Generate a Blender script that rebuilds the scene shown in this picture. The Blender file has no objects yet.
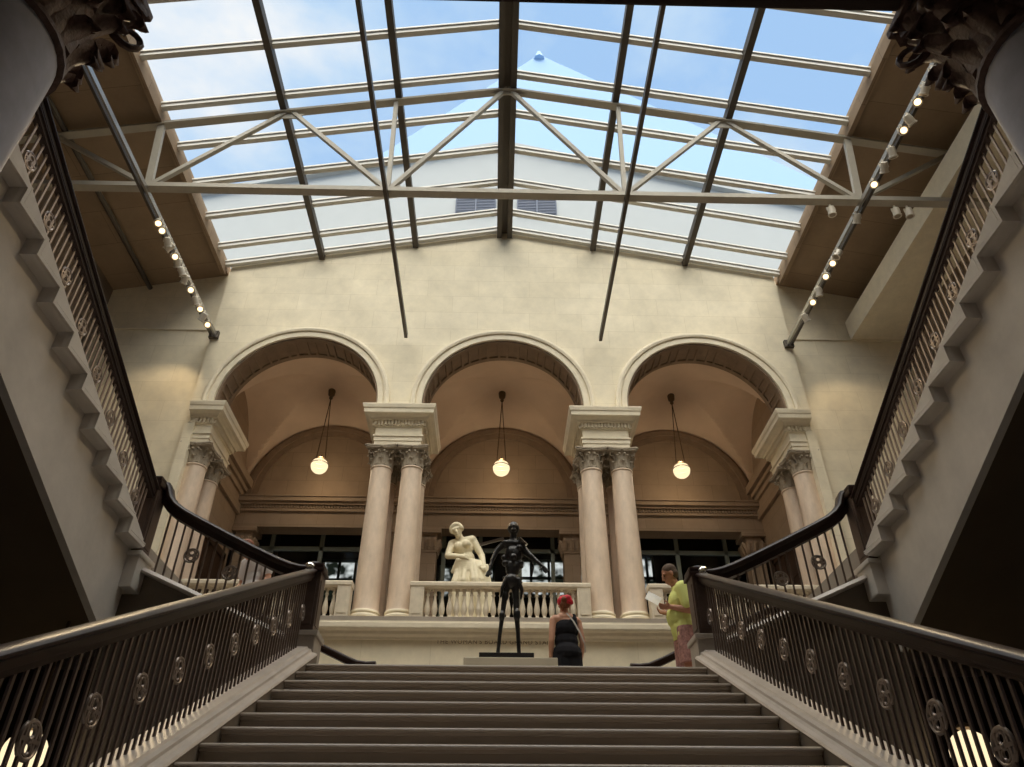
import bpy, bmesh, math, random
from mathutils import Vector, Matrix
R=random.Random(7)
scn=bpy.context.scene
COL=scn.collection
PI=math.pi
sin,cos,rad=math.sin,math.cos,math.radians

# ------------------------------------------------------------------ materials
def _new(name):
    m=bpy.data.materials.new(name); m.use_nodes=True
    nt=m.node_tree; return m,nt,nt.nodes['Principled BSDF']
def mat(name,col,rough=.7,metal=0.,var=.0,scale=3.,bump=0.,bscale=30.,spec=.3,emit=None,estr=0.,stretch=None):
    m,nt,b=_new(name); N=nt.nodes; L=nt.links
    b.inputs['Base Color'].default_value=(*col,1); b.inputs['Roughness'].default_value=rough
    b.inputs['Metallic'].default_value=metal; b.inputs['Specular IOR Level'].default_value=spec
    tc=N.new('ShaderNodeTexCoord')
    src=tc.outputs['Object']
    if stretch:
        mp=N.new('ShaderNodeMapping'); mp.inputs['Scale'].default_value=stretch
        L.new(src,mp.inputs['Vector']); src=mp.outputs['Vector']
    if var:
        n=N.new('ShaderNodeTexNoise'); n.inputs['Scale'].default_value=scale; n.inputs['Detail'].default_value=6
        n.inputs['Roughness'].default_value=.65
        L.new(src,n.inputs['Vector'])
        r=N.new('ShaderNodeValToRGB')
        r.color_ramp.elements[0].position=.3; r.color_ramp.elements[1].position=.7
        r.color_ramp.elements[0].color=(*[max(0,c*(1-var)) for c in col],1)
        r.color_ramp.elements[1].color=(*[min(1,c*(1+var)) for c in col],1)
        L.new(n.outputs['Fac'],r.inputs['Fac']); L.new(r.outputs['Color'],b.inputs['Base Color'])
    if bump:
        n2=N.new('ShaderNodeTexNoise'); n2.inputs['Scale'].default_value=bscale; n2.inputs['Detail'].default_value=4
        L.new(src,n2.inputs['Vector'])
        bp=N.new('ShaderNodeBump'); bp.inputs['Strength'].default_value=bump; bp.inputs['Distance'].default_value=.02
        L.new(n2.outputs['Fac'],bp.inputs['Height']); L.new(bp.outputs['Normal'],b.inputs['Normal'])
    if emit:
        b.inputs['Emission Color'].default_value=(*emit,1); b.inputs['Emission Strength'].default_value=estr
    return m
def ashlar(name,c1,c2,mortar,bw,bh,axis='xz',rough=.8,msize=.006,var=.12):
    m,nt,b=_new(name); N=nt.nodes; L=nt.links
    tc=N.new('ShaderNodeTexCoord'); sp=N.new('ShaderNodeSeparateXYZ'); cb=N.new('ShaderNodeCombineXYZ')
    L.new(tc.outputs['Object'],sp.inputs[0])
    L.new(sp.outputs['XYZ'.index(axis[0].upper())],cb.inputs[0]); L.new(sp.outputs['XYZ'.index(axis[1].upper())],cb.inputs[1])
    br=N.new('ShaderNodeTexBrick'); L.new(cb.outputs[0],br.inputs['Vector'])
    br.inputs['Scale'].default_value=1; br.inputs['Brick Width'].default_value=bw; br.inputs['Row Height'].default_value=bh
    br.inputs['Mortar Size'].default_value=msize; br.inputs['Mortar Smooth'].default_value=.3
    br.inputs['Color1'].default_value=(*c1,1); br.inputs['Color2'].default_value=(*c2,1); br.inputs['Mortar'].default_value=(*mortar,1)
    n=N.new('ShaderNodeTexNoise'); n.inputs['Scale'].default_value=1.3; n.inputs['Detail'].default_value=8; n.inputs['Roughness'].default_value=.7
    L.new(tc.outputs['Object'],n.inputs['Vector'])
    mr=N.new('ShaderNodeMapRange'); mr.inputs[1].default_value=.3; mr.inputs[2].default_value=.7
    mr.inputs[3].default_value=1-var; mr.inputs[4].default_value=1+var
    L.new(n.outputs['Fac'],mr.inputs[0])
    mx=N.new('ShaderNodeVectorMath'); mx.operation='SCALE'
    L.new(br.outputs['Color'],mx.inputs[0]); L.new(mr.outputs[0],mx.inputs['Scale'])
    L.new(mx.outputs[0],b.inputs['Base Color']); b.inputs['Roughness'].default_value=rough
    b.inputs['Specular IOR Level'].default_value=.2
    return m
M={}
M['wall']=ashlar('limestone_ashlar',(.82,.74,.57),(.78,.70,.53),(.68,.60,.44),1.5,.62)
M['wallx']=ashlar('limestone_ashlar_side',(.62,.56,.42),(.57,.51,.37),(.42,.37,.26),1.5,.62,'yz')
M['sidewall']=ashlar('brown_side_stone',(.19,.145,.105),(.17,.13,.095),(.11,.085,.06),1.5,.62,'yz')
M['lime']=mat('limestone_trim',(.78,.70,.54),.75,var=.08,scale=4,bump=.1)
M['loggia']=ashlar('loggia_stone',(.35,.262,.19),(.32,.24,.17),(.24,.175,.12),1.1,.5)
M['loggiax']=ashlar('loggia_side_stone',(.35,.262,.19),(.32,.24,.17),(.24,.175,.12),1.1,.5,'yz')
M['vault']=mat('vault_plaster',(.66,.51,.39),.9,var=.06,scale=1.2)
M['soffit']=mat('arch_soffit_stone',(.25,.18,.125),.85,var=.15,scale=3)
M['column']=mat('column_marble',(.68,.54,.415),.4,var=.14,scale=5,spec=.4,stretch=(1,1,.35))
M['carved']=mat('carved_stone',(.40,.34,.26),.8,var=.2,scale=14,bump=.25,bscale=40)
M['stair']=mat('stair_stone',(.40,.36,.32),.6,var=.12,scale=5)
M['tread']=mat('tread_marble',(.37,.315,.265),.28,var=.04,scale=4,spec=.5)
M['stringer']=mat('stringer_stone',(.70,.66,.61),.7,var=.13,scale=1.6)
M['curb']=mat('curb_marble',(.55,.49,.44),.35,var=.1,scale=5,spec=.5)
M['string']=mat('string_stone',(.19,.16,.13),.75,var=.1,scale=3)
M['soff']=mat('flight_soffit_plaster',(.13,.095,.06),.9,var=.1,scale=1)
M['metal']=mat('bronze_railing',(.12,.085,.072),.42,metal=.55,var=.12,scale=20,spec=.5)
M['bar']=mat('bronze_bar',(.155,.115,.098),.4,metal=.5,spec=.5)
M['barup']=mat('lit_bronze_bar',(.36,.295,.26),.4,metal=.45,spec=.5)  # lighter copy of the bar bronze, skylight on the bars put into the colour
M['channel']=mat('dark_bronze_channel',(.035,.021,.018),.5,metal=.2,spec=.25)
M['wood']=mat('handrail_wood',(.024,.011,.009),.36,var=.25,scale=9,spec=.25,stretch=(1,.2,1))
M['rosette']=mat('worn_bronze',(.30,.25,.22),.35,metal=.6,spec=.5)
M['glint']=mat('glint_metal',(.85,.83,.80),.18,metal=1.)  # bright metal for highlights shaped as solid pieces
M['deck']=ashlar('roof_deck',(.31,.225,.15),(.285,.205,.135),(.17,.12,.075),2.4,1.16,'xy',.85)
M['steel']=mat('truss_paint',(.42,.385,.32),.5,var=.06,scale=6)
M['purlin']=mat('dark_frame_steel',(.085,.072,.058),.55)
M['alum']=mat('glazing_bar_paint',(.62,.60,.55),.45)
M['track']=mat('track_metal',(.40,.38,.35),.3,metal=.7)
M['rodm']=mat('rod_metal',(.10,.085,.07),.45,metal=.4)
M['spot']=mat('spot_enamel',(.66,.60,.50),.5)
M['lens_on']=mat('spot_lens_lit',(1,.9,.75),.4,emit=(1,.66,.32),estr=3.2)
M['lens_off']=mat('spot_lens',(.35,.30,.24),.2)
def globemat():
    m=bpy.data.materials.new('globe_glass_lit'); m.use_nodes=True; nt=m.node_tree; nt.nodes.clear(); N=nt.nodes; L=nt.links
    o=N.new('ShaderNodeOutputMaterial'); e=N.new('ShaderNodeEmission'); t=N.new('ShaderNodeBsdfTransparent'); x=N.new('ShaderNodeMixShader')
    e.inputs['Color'].default_value=(1,.80,.50,1); e.inputs['Strength'].default_value=1.5; t.inputs['Color'].default_value=(1,.95,.85,1); x.inputs[0].default_value=.6
    L.new(t.outputs[0],x.inputs[1]); L.new(e.outputs[0],x.inputs[2]); L.new(x.outputs[0],o.inputs[0]); return m
M['globe']=globemat()
M['brass']=mat('aged_brass',(.12,.08,.045),.4,metal=.6)
M['marble']=mat('white_marble',(.80,.72,.52),.45,var=.05,scale=8)
M['bronze']=mat('dark_bronze',(.022,.021,.022),.32,metal=.35,var=.5,scale=14,bump=.5,bscale=18,spec=.6)
M['black']=mat('black_base',(.014,.013,.013),.45)
M['plinth']=mat('pale_plinth',(.62,.56,.44),.7,var=.05)
M['ledge']=mat('ledge_stone',(.66,.59,.46),.65,var=.07,scale=5)
M['balus']=mat('balustrade_stone',(.62,.54,.42),.65,var=.1,scale=7)
M['shaftdark']=mat('blue_grey_marble',(.40,.425,.53),.7,var=.16,scale=4,spec=.25)
M['capdark']=mat('dark_carved_capital',(.10,.062,.055),.55,var=.35,scale=20,bump=.3,bscale=40)
M['beamdark']=mat('dark_beam',(.055,.04,.036),.8)
M['floor']=mat('floor_marble',(.30,.26,.22),.4,var=.12,scale=2)
M['dark']=mat('dark_shade_wall',(.05,.038,.028),.9)  # near-black base colour stands in for shade on the lower stair walls
M['door']=mat('dark_oak',(.05,.025,.013),.5,var=.3,scale=6,stretch=(1,1,.2))
M['screen']=mat('screen_frame_paint',(.20,.22,.18),.5)
M['skin']=mat('skin',(.60,.33,.23),.5)
M['skin2']=mat('tanned_skin',(.45,.22,.14),.5)
M['yellow']=mat('lime_yellow_cotton',(.70,.75,.26),.9,bump=.2,bscale=60)
M['shorts']=mat('faded_red_plaid',(.36,.19,.17),.9,var=.45,scale=25)
M['blackcloth']=mat('black_cotton',(.010,.010,.014),.95)
M['red']=mat('red_headscarf',(.62,.035,.06),.7,var=.45,scale=30)
M['whitecloth']=mat('white_cotton',(.78,.76,.78),.9)
M['pink']=mat('pink_cotton',(.60,.22,.30),.9)
M['hairgrey']=mat('greying_brown_hair',(.11,.075,.055),.8,var=.3,scale=60)
M['hairred']=mat('auburn_hair',(.20,.07,.035),.7,var=.3,scale=60)
M['eye']=mat('eye',(.02,.015,.012),.2)
M['paper']=mat('white_paper',(.9,.9,.9),.8)
def _paper():
    nt=M['paper'].node_tree; N=nt.nodes; L=nt.links; p=N['Principled BSDF']; o=[n for n in N if n.type=='OUTPUT_MATERIAL'][0]
    t=N.new('ShaderNodeBsdfTranslucent'); t.inputs['Color'].default_value=(.9,.9,.9,1); x=N.new('ShaderNodeMixShader'); x.inputs[0].default_value=.75
    L.new(p.outputs[0],x.inputs[1]); L.new(t.outputs[0],x.inputs[2]); L.new(x.outputs[0],o.inputs[0])
_paper()
M['strap']=mat('pale_strap',(.60,.56,.52),.7)
M['shoe']=mat('shoe_canvas',(.05,.05,.055),.8)
M['letter']=mat('inscription_paint',(.26,.20,.14),.7)
M['stucco']=mat('white_stucco',(.40,.415,.41),.8,var=.03,scale=1.5)
M['louvre']=mat('grey_louvre',(.12,.14,.19),.6)
M['bluetower']=mat('blue_slate',(.33,.48,.68),.8)
M['leather']=mat('bench_leather',(.05,.03,.02),.5)
# glass: clear sheet with a fresnel reflection
def glassmat(name,tint,strength=.5,ior=1.25):
    m=bpy.data.materials.new(name); m.use_nodes=True; nt=m.node_tree; nt.nodes.clear(); N=nt.nodes; L=nt.links
    o=N.new('ShaderNodeOutputMaterial'); t=N.new('ShaderNodeBsdfTransparent'); g=N.new('ShaderNodeBsdfGlossy'); mx=N.new('ShaderNodeMixShader')
    f=N.new('ShaderNodeFresnel'); f.inputs['IOR'].default_value=ior
    t.inputs['Color'].default_value=(*tint,1); g.inputs['Roughness'].default_value=.05; g.inputs['Color'].default_value=(strength,)*3+(1,)
    L.new(f.outputs[0],mx.inputs[0]); L.new(t.outputs[0],mx.inputs[1]); L.new(g.outputs[0],mx.inputs[2]); L.new(mx.outputs[0],o.inputs[0]); return m
M['glass']=glassmat('skylight_glass',(.96,.975,.97))
M['dglass']=glassmat('door_glass',(.70,.74,.70),.6,1.4)
# daylit window pane (a lit window onto trees and sky)
def litpane():
    m=bpy.data.materials.new('daylit_window'); m.use_nodes=True; nt=m.node_tree; N=nt.nodes; L=nt.links
    b=N['Principled BSDF']; b.inputs['Base Color'].default_value=(.05,.05,.05,1)
    tc=N.new('ShaderNodeTexCoord'); n=N.new('ShaderNodeTexNoise'); n.inputs['Scale'].default_value=1.9; n.inputs['Detail'].default_value=2
    L.new(tc.outputs['Object'],n.inputs['Vector'])
    r=N.new('ShaderNodeValToRGB'); r.color_ramp.elements[0].position=.44; r.color_ramp.elements[0].color=(.012,.016,.012,1)
    r.color_ramp.elements[1].position=.60; r.color_ramp.elements[1].color=(.95,.97,1,1)
    L.new(n.outputs['Fac'],r.inputs['Fac']); L.new(r.outputs['Color'],b.inputs['Emission Color']); b.inputs['Emission Strength'].default_value=1.0
    return m
M['daylit']=litpane()

# ------------------------------------------------------------------ mesh helpers
def rot_to(d):
    d=Vector(d).normalized(); return d.to_track_quat('Z','Y').to_matrix().to_4x4()
class B:
    def __init__(s): s.bm=bmesh.new()
    def box(s,x0,x1,y0,y1,z0,z1,bev=0):
        v=[s.bm.verts.new(p) for p in ((x0,y0,z0),(x1,y0,z0),(x1,y1,z0),(x0,y1,z0),(x0,y0,z1),(x1,y0,z1),(x1,y1,z1),(x0,y1,z1))]
        F=[s.bm.faces.new([v[i] for i in q]) for q in ((0,3,2,1),(4,5,6,7),(0,1,5,4),(1,2,6,5),(2,3,7,6),(3,0,4,7))]
        if bev:
            es=list({e for f in F for e in f.edges})
            bmesh.ops.bevel(s.bm,geom=es,offset=bev,segments=2,affect='EDGES',profile=.6)
        return s
    def beam(s,p0,p1,w,h,up=(0,0,1)):
        p0=Vector(p0);p1=Vector(p1);d=(p1-p0).normalized();up=Vector(up)
        if abs(d.dot(up))>.99: up=Vector((0,1,0))
        sd=d.cross(up).normalized(); u=sd.cross(d)
        vs=[]
        for p in (p0,p1):
            for a,b in ((-1,-1),(1,-1),(1,1),(-1,1)): vs.append(s.bm.verts.new(p+sd*a*w/2+u*b*h/2))
        for q in ((0,1,2,3),(7,6,5,4),(0,4,5,1),(1,5,6,2),(2,6,7,3),(3,7,4,0)): s.bm.faces.new([vs[i] for i in q])
        return s
    def tube(s,pts,r,seg=10,cap=True):
        pts=[Vector(p) for p in pts]; n=len(pts); rs=r if isinstance(r,(list,tuple)) else [r]*n
        rings=[]; ref=None
        for i,p in enumerate(pts):
            d=(pts[min(i+1,n-1)]-pts[max(i-1,0)]).normalized()
            if ref is None:
                ref=Vector((0,0,1)) if abs(d.z)<.9 else Vector((1,0,0))
            a=d.cross(ref).normalized(); b=a.cross(d).normalized(); ref=b
            rings.append([s.bm.verts.new(p+(a*cos(2*PI*k/seg)+b*sin(2*PI*k/seg))*rs[i]) for k in range(seg)])
        for i in range(n-1):
            for k in range(seg): s.bm.faces.new((rings[i][k],rings[i][(k+1)%seg],rings[i+1][(k+1)%seg],rings[i+1][k]))
        if cap:
            s.bm.faces.new(rings[0][::-1]); s.bm.faces.new(rings[-1])
        return s
    def lathe(s,prof,seg=24,c=(0,0,0),axis='z'):
        rings=[]
        for r,z in prof:
            ring=[]
            for k in range(seg):
                a=2*PI*k/seg
                p=(c[0]+r*cos(a),c[1]+r*sin(a),c[2]+z) if axis=='z' else ((c[0]+r*cos(a),c[1]+z,c[2]+r*sin(a)) if axis=='y' else (c[0]+z,c[1]+r*cos(a),c[2]+r*sin(a)))
                ring.append(s.bm.verts.new(p))
            rings.append(ring)
        for i in range(len(prof)-1):
            for k in range(seg):
                s.bm.faces.new((rings[i][k],rings[i][(k+1)%seg],rings[i+1][(k+1)%seg],rings[i+1][k]))
        s.bm.faces.new(rings[0][::-1]); s.bm.faces.new(rings[-1]); return s
    def torus(s,c,R_,r,axis='x',seg=20,ms=8):
        rings=[]
        for i in range(seg):
            a=2*PI*i/seg; ring=[]
            for j in range(ms):
                b=2*PI*j/ms; q=R_+r*cos(b); w=r*sin(b)
                u,v=q*cos(a),q*sin(a)
                p={'x':(w,u,v),'y':(u,w,v),'z':(u,v,w)}[axis]
                ring.append(s.bm.verts.new((c[0]+p[0],c[1]+p[1],c[2]+p[2])))
            rings.append(ring)
        for i in range(seg):
            for j in range(ms): s.bm.faces.new((rings[i][j],rings[(i+1)%seg][j],rings[(i+1)%seg][(j+1)%ms],rings[i][(j+1)%ms]))
        return s
    def ball(s,c,r,seg=12,rot=None):
        rx,ry,rz=r if isinstance(r,(tuple,list)) else (r,r,r)
        mt=Matrix.Translation(c)
        if rot is not None: mt=mt@rot
        mt=mt@Matrix.Diagonal((rx,ry,rz,1))
        bmesh.ops.create_uvsphere(s.bm,u_segments=seg,v_segments=max(6,seg*2//3),radius=1,matrix=mt); return s
    def caps(s,pts,rs,seg=12):
        pts=[Vector(p) for p in pts]
        for i in range(len(pts)-1):
            a,b=pts[i],pts[i+1]; d=b-a; l=d.length
            if l<1e-6: continue
            mt=Matrix.Translation((a+b)/2)@rot_to(d)
            bmesh.ops.create_cone(s.bm,cap_ends=True,segments=seg,radius1=rs[i],radius2=rs[i+1],depth=l,matrix=mt)
        for p,r in zip(pts,rs): s.ball(p,r,seg)
        return s
    def prism(s,poly,t0,t1,plane='yz'):
        # poly in given plane, extruded along the remaining axis from t0 to t1
        def P(a,b,t): return {'yz':(t,a,b),'xz':(a,t,b),'xy':(a,b,t)}[plane]
        v0=[s.bm.verts.new(P(a,b,t0)) for a,b in poly]; v1=[s.bm.verts.new(P(a,b,t1)) for a,b in poly]
        n=len(poly)
        s.bm.faces.new(v0[::-1]); s.bm.faces.new(v1)
        for i in range(n): s.bm.faces.new((v0[i],v0[(i+1)%n],v1[(i+1)%n],v1[i]))
        return s
    def sweep(s,prof,pts,frames):
        # prof [(a,b)], frames[i]=(A,Bv): position = pts[i]+A*a+B*b ; closed profile
        rings=[]
        for p,(A,Bv) in zip(pts,frames):
            p=Vector(p);A=Vector(A);Bv=Vector(Bv)
            rings.append([s.bm.verts.new(p+A*a+Bv*b) for a,b in prof])
        n=len(prof)
        for i in range(len(rings)-1):
            for k in range(n): s.bm.faces.new((rings[i][k],rings[i][(k+1)%n],rings[i+1][(k+1)%n],rings[i+1][k]))
        s.bm.faces.new(rings[0][::-1]); s.bm.faces.new(rings[-1]); return s
    def grid(s,f,nu,nv):
        g=[[s.bm.verts.new(f(i/nu,j/nv)) for j in range(nv+1)] for i in range(nu+1)]
        for i in range(nu):
            for j in range(nv): s.bm.faces.new((g[i][j],g[i+1][j],g[i+1][j+1],g[i][j+1]))
        return s
    def quad(s,*ps): s.bm.faces.new([s.bm.verts.new(p) for p in ps]); return s
    def mesh(s,name,m,smooth=None,loc=None):
        bmesh.ops.recalc_face_normals(s.bm,faces=s.bm.faces)
        if loc is not None: bmesh.ops.translate(s.bm,verts=s.bm.verts,vec=-Vector(loc))
        me=bpy.data.meshes.new(name); s.bm.to_mesh(me); s.bm.free()
        me.materials.append(m)
        if smooth:
            for p in me.polygons: p.use_smooth=True
            me.set_sharp_from_angle(angle=rad(smooth))
        return me
    def build(s,name,m,parent=None,smooth=None,local=False,loc=None):
        if parent is not None and not local: base=wloc(parent)
        else: base=None
        me=s.mesh(name,m,smooth,base if loc is None else loc)
        o=bpy.data.objects.new(name,me); COL.objects.link(o)
        if parent is not None:
            o.parent=parent
        if loc is not None:
            o.location=Vector(loc)-(wloc(parent) if parent is not None else Vector((0,0,0)))
        return o
def wloc(o):
    v=Vector((0,0,0))
    while o is not None: v=v+o.location; o=o.parent
    return v
def tag(o,label=None,cat=None,group=None,kind=None):
    if label: o['label']=label
    if cat: o['category']=cat
    if group: o['group']=group
    if kind: o['kind']=kind
    return o
def thing(name,label,cat,loc=(0,0,0),group=None,rz=0):
    o=bpy.data.objects.new(name,None); COL.objects.link(o); o.location=loc; o.rotation_euler=(0,0,rz); o.empty_display_size=.1
    return tag(o,label,cat,group)
def inst(name,me,loc,parent,rot=None,scale=None):
    o=bpy.data.objects.new(name,me); COL.objects.link(o); o.parent=parent
    o.location=Vector(loc)-(wloc(parent) if parent is not None else Vector((0,0,0)))
    if rot: o.rotation_euler=rot
    if scale: o.scale=scale
    return o
def dup(root,loc,label=None,group=None,rz=None):
    def cp(o,par):
        c=o.copy(); COL.objects.link(c); c.parent=par
        for ch in [k for k in bpy.data.objects if k.parent==o]: cp(ch,c)
        return c
    r=cp(root,None); r.location=loc
    if label: r['label']=label
    if group: r['group']=group
    if rz is not None: r.rotation_euler=(0,0,rz)
    return r
def struct(b,name,m,smooth=None,label=None,parent=None):
    o=b.build(name,m,parent,smooth)
    if parent is None:
        o['kind']='structure'
        o['category']='building part'
        if label: o['label']=label
    return o
def blob(b,name,m,parent,voxel=.008,cuts=(),smooth_it=4,local=True):
    """one continuous skin around overlapping volumes"""
    me=bpy.data.meshes.new('t'); b.bm.to_mesh(me); b.bm.free()
    o=bpy.data.objects.new('t',me); COL.objects.link(o)
    md=o.modifiers.new('r','REMESH'); md.mode='VOXEL'; md.voxel_size=voxel
    sm=o.modifiers.new('s','SMOOTH'); sm.iterations=smooth_it; sm.factor=.5
    dg=bpy.context.evaluated_depsgraph_get(); dg.update()
    me2=bpy.data.meshes.new_from_object(o.evaluated_get(dg))
    bpy.data.objects.remove(o); bpy.data.meshes.remove(me)
    if cuts:
        bm=bmesh.new(); bm.from_mesh(me2)
        for co,no in cuts:
            g=bm.verts[:]+bm.edges[:]+bm.faces[:]
            r=bmesh.ops.bisect_plane(bm,geom=g,plane_co=co,plane_no=no,clear_outer=True)
            es=[e for e in r['geom_cut'] if isinstance(e,bmesh.types.BMEdge)]
            if es: bmesh.ops.holes_fill(bm,edges=es)
        bm.to_mesh(me2); bm.free()
    me2.name=name; me2.materials.clear(); me2.materials.append(m)
    for p in me2.polygons: p.use_smooth=True
    o=bpy.data.objects.new(name,me2); COL.objects.link(o); o.parent=parent
    return o
ORD=['first','second','third','fourth','fifth','sixth','seventh','eighth','ninth','tenth','eleventh','twelfth','thirteenth','fourteenth','fifteenth','sixteenth']
SIDE={-1:'left',1:'right'}

# ------------------------------------------------------------------ main dimensions (metres, camera eye at z=0)
YN,ZN,RUN,RISE=7.036,1.856,.321,.1486       # top nosing of the central stair
SL=RISE/RUN
def nos(y): return ZN+(y-YN)*SL             # nosing line of the central stair
GZ=-1.56                                    # ground floor
F2=5.35                                     # second floor
A=5.384                                     # column spacing
AC=5.47                                     # arch centre offset
YW=16.6                                     # face of the arch wall
ZC,RA=11.10,2.15                            # arch centre height and radius
ZIMP=10.9
YB=20.9                                     # back wall of loggia
ZR,SLR=17.58,.207                           # roof ridge
def roof(x): return ZR-abs(x)*SLR
XE=8.35; XO=11.6
X2=3.70                                     # plane of the return flights
def barline(y): return 3.76+.425*(5.69-y)   # foot of the bars on return flights

# ------------------------------------------------------------------ room shell
def shell():
    struct(B().box(-XO,XO,-5,40,GZ-.2,GZ),'floor',M['floor'])
    # upper landing floor between stair and arcade
    b=B(); b.box(-2.1,2.1,YN+.33,10.4,1.60,ZN); b.box(-XO,XO,10.4,16.6,1.60,ZN); struct(b,'floor_landing',M['floor'])
    # wall under the arcade
    struct(B().box(-8.2,8.2,YW,YW+.5,ZN,5.0),'wall_under_arcade',M['wall'])
    w=[o for o in bpy.data.objects if o.name=='wall_under_arcade'][0]
    cu=bpy.data.curves.new('inscription','FONT'); cu.body="THE WOMAN'S BOARD GRAND STAIRCASE"; cu.size=.17; cu.space_character=1.12; cu.extrude=.004; cu.align_x='CENTER'
    t=bpy.data.objects.new('t',cu); COL.objects.link(t)
    dg=bpy.context.evaluated_depsgraph_get(); dg.update()
    me=bpy.data.meshes.new_from_object(t.evaluated_get(dg)); bpy.data.objects.remove(t)
    me.name='inscription'; me.materials.clear(); me.materials.append(M['letter'])
    wd=max(v.co.x for v in me.vertices)-min(v.co.x for v in me.vertices)
    k=2.87/wd
    o=bpy.data.objects.new('inscription',me); COL.objects.link(o); o.parent=w
    o.matrix_local=Matrix.Translation((.045,YW-.003,4.81))@Matrix.Rotation(PI/2,4,'X')@Matrix.Diagonal((k,k,1,1))
    # ledge string course
    b=B()
    prof=[(16.62,4.88),(16.56,4.88),(16.54,4.93),(16.44,4.96),(16.42,5.02),(16.32,5.04),(16.30,5.07),(16.30,5.17),(16.34,5.19),(16.34,5.22),(16.62,5.22)]
    b.prism(prof,-8.15,8.15); struct(b,'trim_1',M['ledge'],30)
    # loggia floor
    struct(B().box(-8.2,8.2,16.45,30,5.0,F2),'floor_loggia',M['floor'])
    # arch wall: strips between outline below and roof above
    xs=[]
    def seg(x0,x1,n,zb):
        for i in range(n): xs.append((x0+(x1-x0)*i/n,x0+(x1-x0)*(i+1)/n,zb))
    b=B()
    cols=[]   # (xa,za_bottom,xb,zb_bottom)
    edges=[-8.2]
    for c in (-AC,0,AC):
        cols.append((edges[-1],ZIMP,c-RA,ZIMP)); 
        n=40
        for i in range(n):
            a0=PI-PI*i/n; a1=PI-PI*(i+1)/n
            cols.append((c+RA*cos(a0),ZC+RA*sin(a0),c+RA*cos(a1),ZC+RA*sin(a1)))
        edges.append(c+RA)
    cols.append((edges[-1],ZIMP,8.2,ZIMP))
    y0,y1=YW,YW+.9
    for (xa,za,xb,zb) in cols:
        parts=[(xa,za,xb,zb)]
        if xa<0<xb:
            zm=za+(zb-za)*(0-xa)/(xb-xa); parts=[(xa,za,0,zm),(0,zm,xb,zb)]
        for (xa,za,xb,zb) in parts:
            ta,tb=roof(xa)+.02,roof(xb)+.02
            f=[b.bm.verts.new(p) for p in ((xa,y0,za),(xb,y0,zb),(xb,y0,tb),(xa,y0,ta))]
            g=[b.bm.verts.new(p) for p in ((xa,y1,za),(xb,y1,zb),(xb,y1,tb),(xa,y1,ta))]
            b.bm.faces.new(f); b.bm.faces.new(g[::-1]); b.bm.faces.new((f[0],f[1],g[1],g[0])); b.bm.faces.new((f[2],f[3],g[3],g[2]))
    # jambs of the stilted part
    for c in (-AC,0,AC):
        for s in (-1,1):
            x=c+s*RA; b.quad((x,y0,ZIMP),(x,y1,ZIMP),(x,y1,ZC),(x,y0,ZC))
    for s in (-1,1): b.quad((s*8.2,y0,GZ),(s*8.2,y1,GZ),(s*8.2,y1,roof(8.2)),(s*8.2,y0,roof(8.2)))
    bmesh.ops.remove_doubles(b.bm,verts=b.bm.verts,dist=1e-4)
    struct(b,'wall_back',M['wall'],35)
    # strips beside the outer columns and wings, set back
    for s in (-1,1):
        b=B(); x0,x1=sorted((s*8.2,s*7.95)); b.box(x0,x1,YW+.0,YW+.9,ZN,ZIMP)
        struct(b,'wall_jamb_'+SIDE[s],M['wall'])
        x0,x1=sorted((s*8.2,s*XO)); b=B(); b.box(x0,x1,16.78,17.3,GZ,13.60); b.box(x0,x1,16.86,17.3,13.60,15.95)
        struct(b,'wall_wing_'+SIDE[s],M['wall'])
        b=B(); b.box(x0,x1,16.74,16.80,13.57,13.63,.01); struct(b,'trim_'+('2' if s<0 else '3'),M['lime'])
        b=B(); x0,x1=sorted((s*XO,s*(XO+.3))); b.box(x0,x1,-5,30,GZ,15.3); struct(b,'wall_'+SIDE[s],M['sidewall'])
        # lower side walls and gallery floors
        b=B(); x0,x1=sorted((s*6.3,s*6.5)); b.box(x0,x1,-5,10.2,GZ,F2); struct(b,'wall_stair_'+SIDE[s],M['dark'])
        b=B(); x0,x1=sorted((s*6.3,s*XO)); b.box(x0,x1,-5,16.6,5.0,F2); struct(b,'floor_gallery_'+SIDE[s],M['floor'])
        # wall closing the passage under the corner landing
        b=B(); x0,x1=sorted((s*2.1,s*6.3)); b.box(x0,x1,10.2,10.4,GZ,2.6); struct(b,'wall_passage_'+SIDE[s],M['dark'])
    b=B(); b.box(-6.3,6.3,-5,1.1,4.9,F2); b.box(-3.5,3.5,1.1,2.3,4.95,F2); struct(b,'floor_gallery_front',M['floor'])
    b=B(); b.box(-3.5,3.5,1.75,2.40,4.55,5.0,.02); b.box(-3.5,3.5,1.72,2.44,4.85,4.95,.015); struct(b,'beam',M['beamdark'])
    struct(B().box(-XO,XO,-5.3,-5,GZ,18),'wall_front',M['wallx'])
    # right hand bulkhead beam high on the side wall
    b=B(); b.box(10.07,XO,2,16.8,13.62,14.28); struct(b,'beam_bulkhead',M['lime'])
    # roof decks
    for s in (-1,1):
        b=B()
        for (ya,yb) in ((-5,YW+.95),):
            P=[(s*XE,ya,roof(XE)-.05),(s*(XO+.2),ya,roof(XO+.2)-.05),(s*(XO+.2),yb,roof(XO+.2)-.05),(s*XE,yb,roof(XE)-.05)]
            v0=[b.bm.verts.new(p) for p in P]; v1=[b.bm.verts.new((p[0],p[1],p[2]+.3)) for p in P]
            b.bm.faces.new(v0); b.bm.faces.new(v1)
            for i in range(4): b.bm.faces.new((v0[i],v0[(i+1)%4],v1[(i+1)%4],v1[i]))
        # curb at the glass edge
        b.beam((s*(XE+.04),-5,roof(XE)-.10),(s*(XE+.04),YW,roof(XE)-.10),.12,.30)
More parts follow.
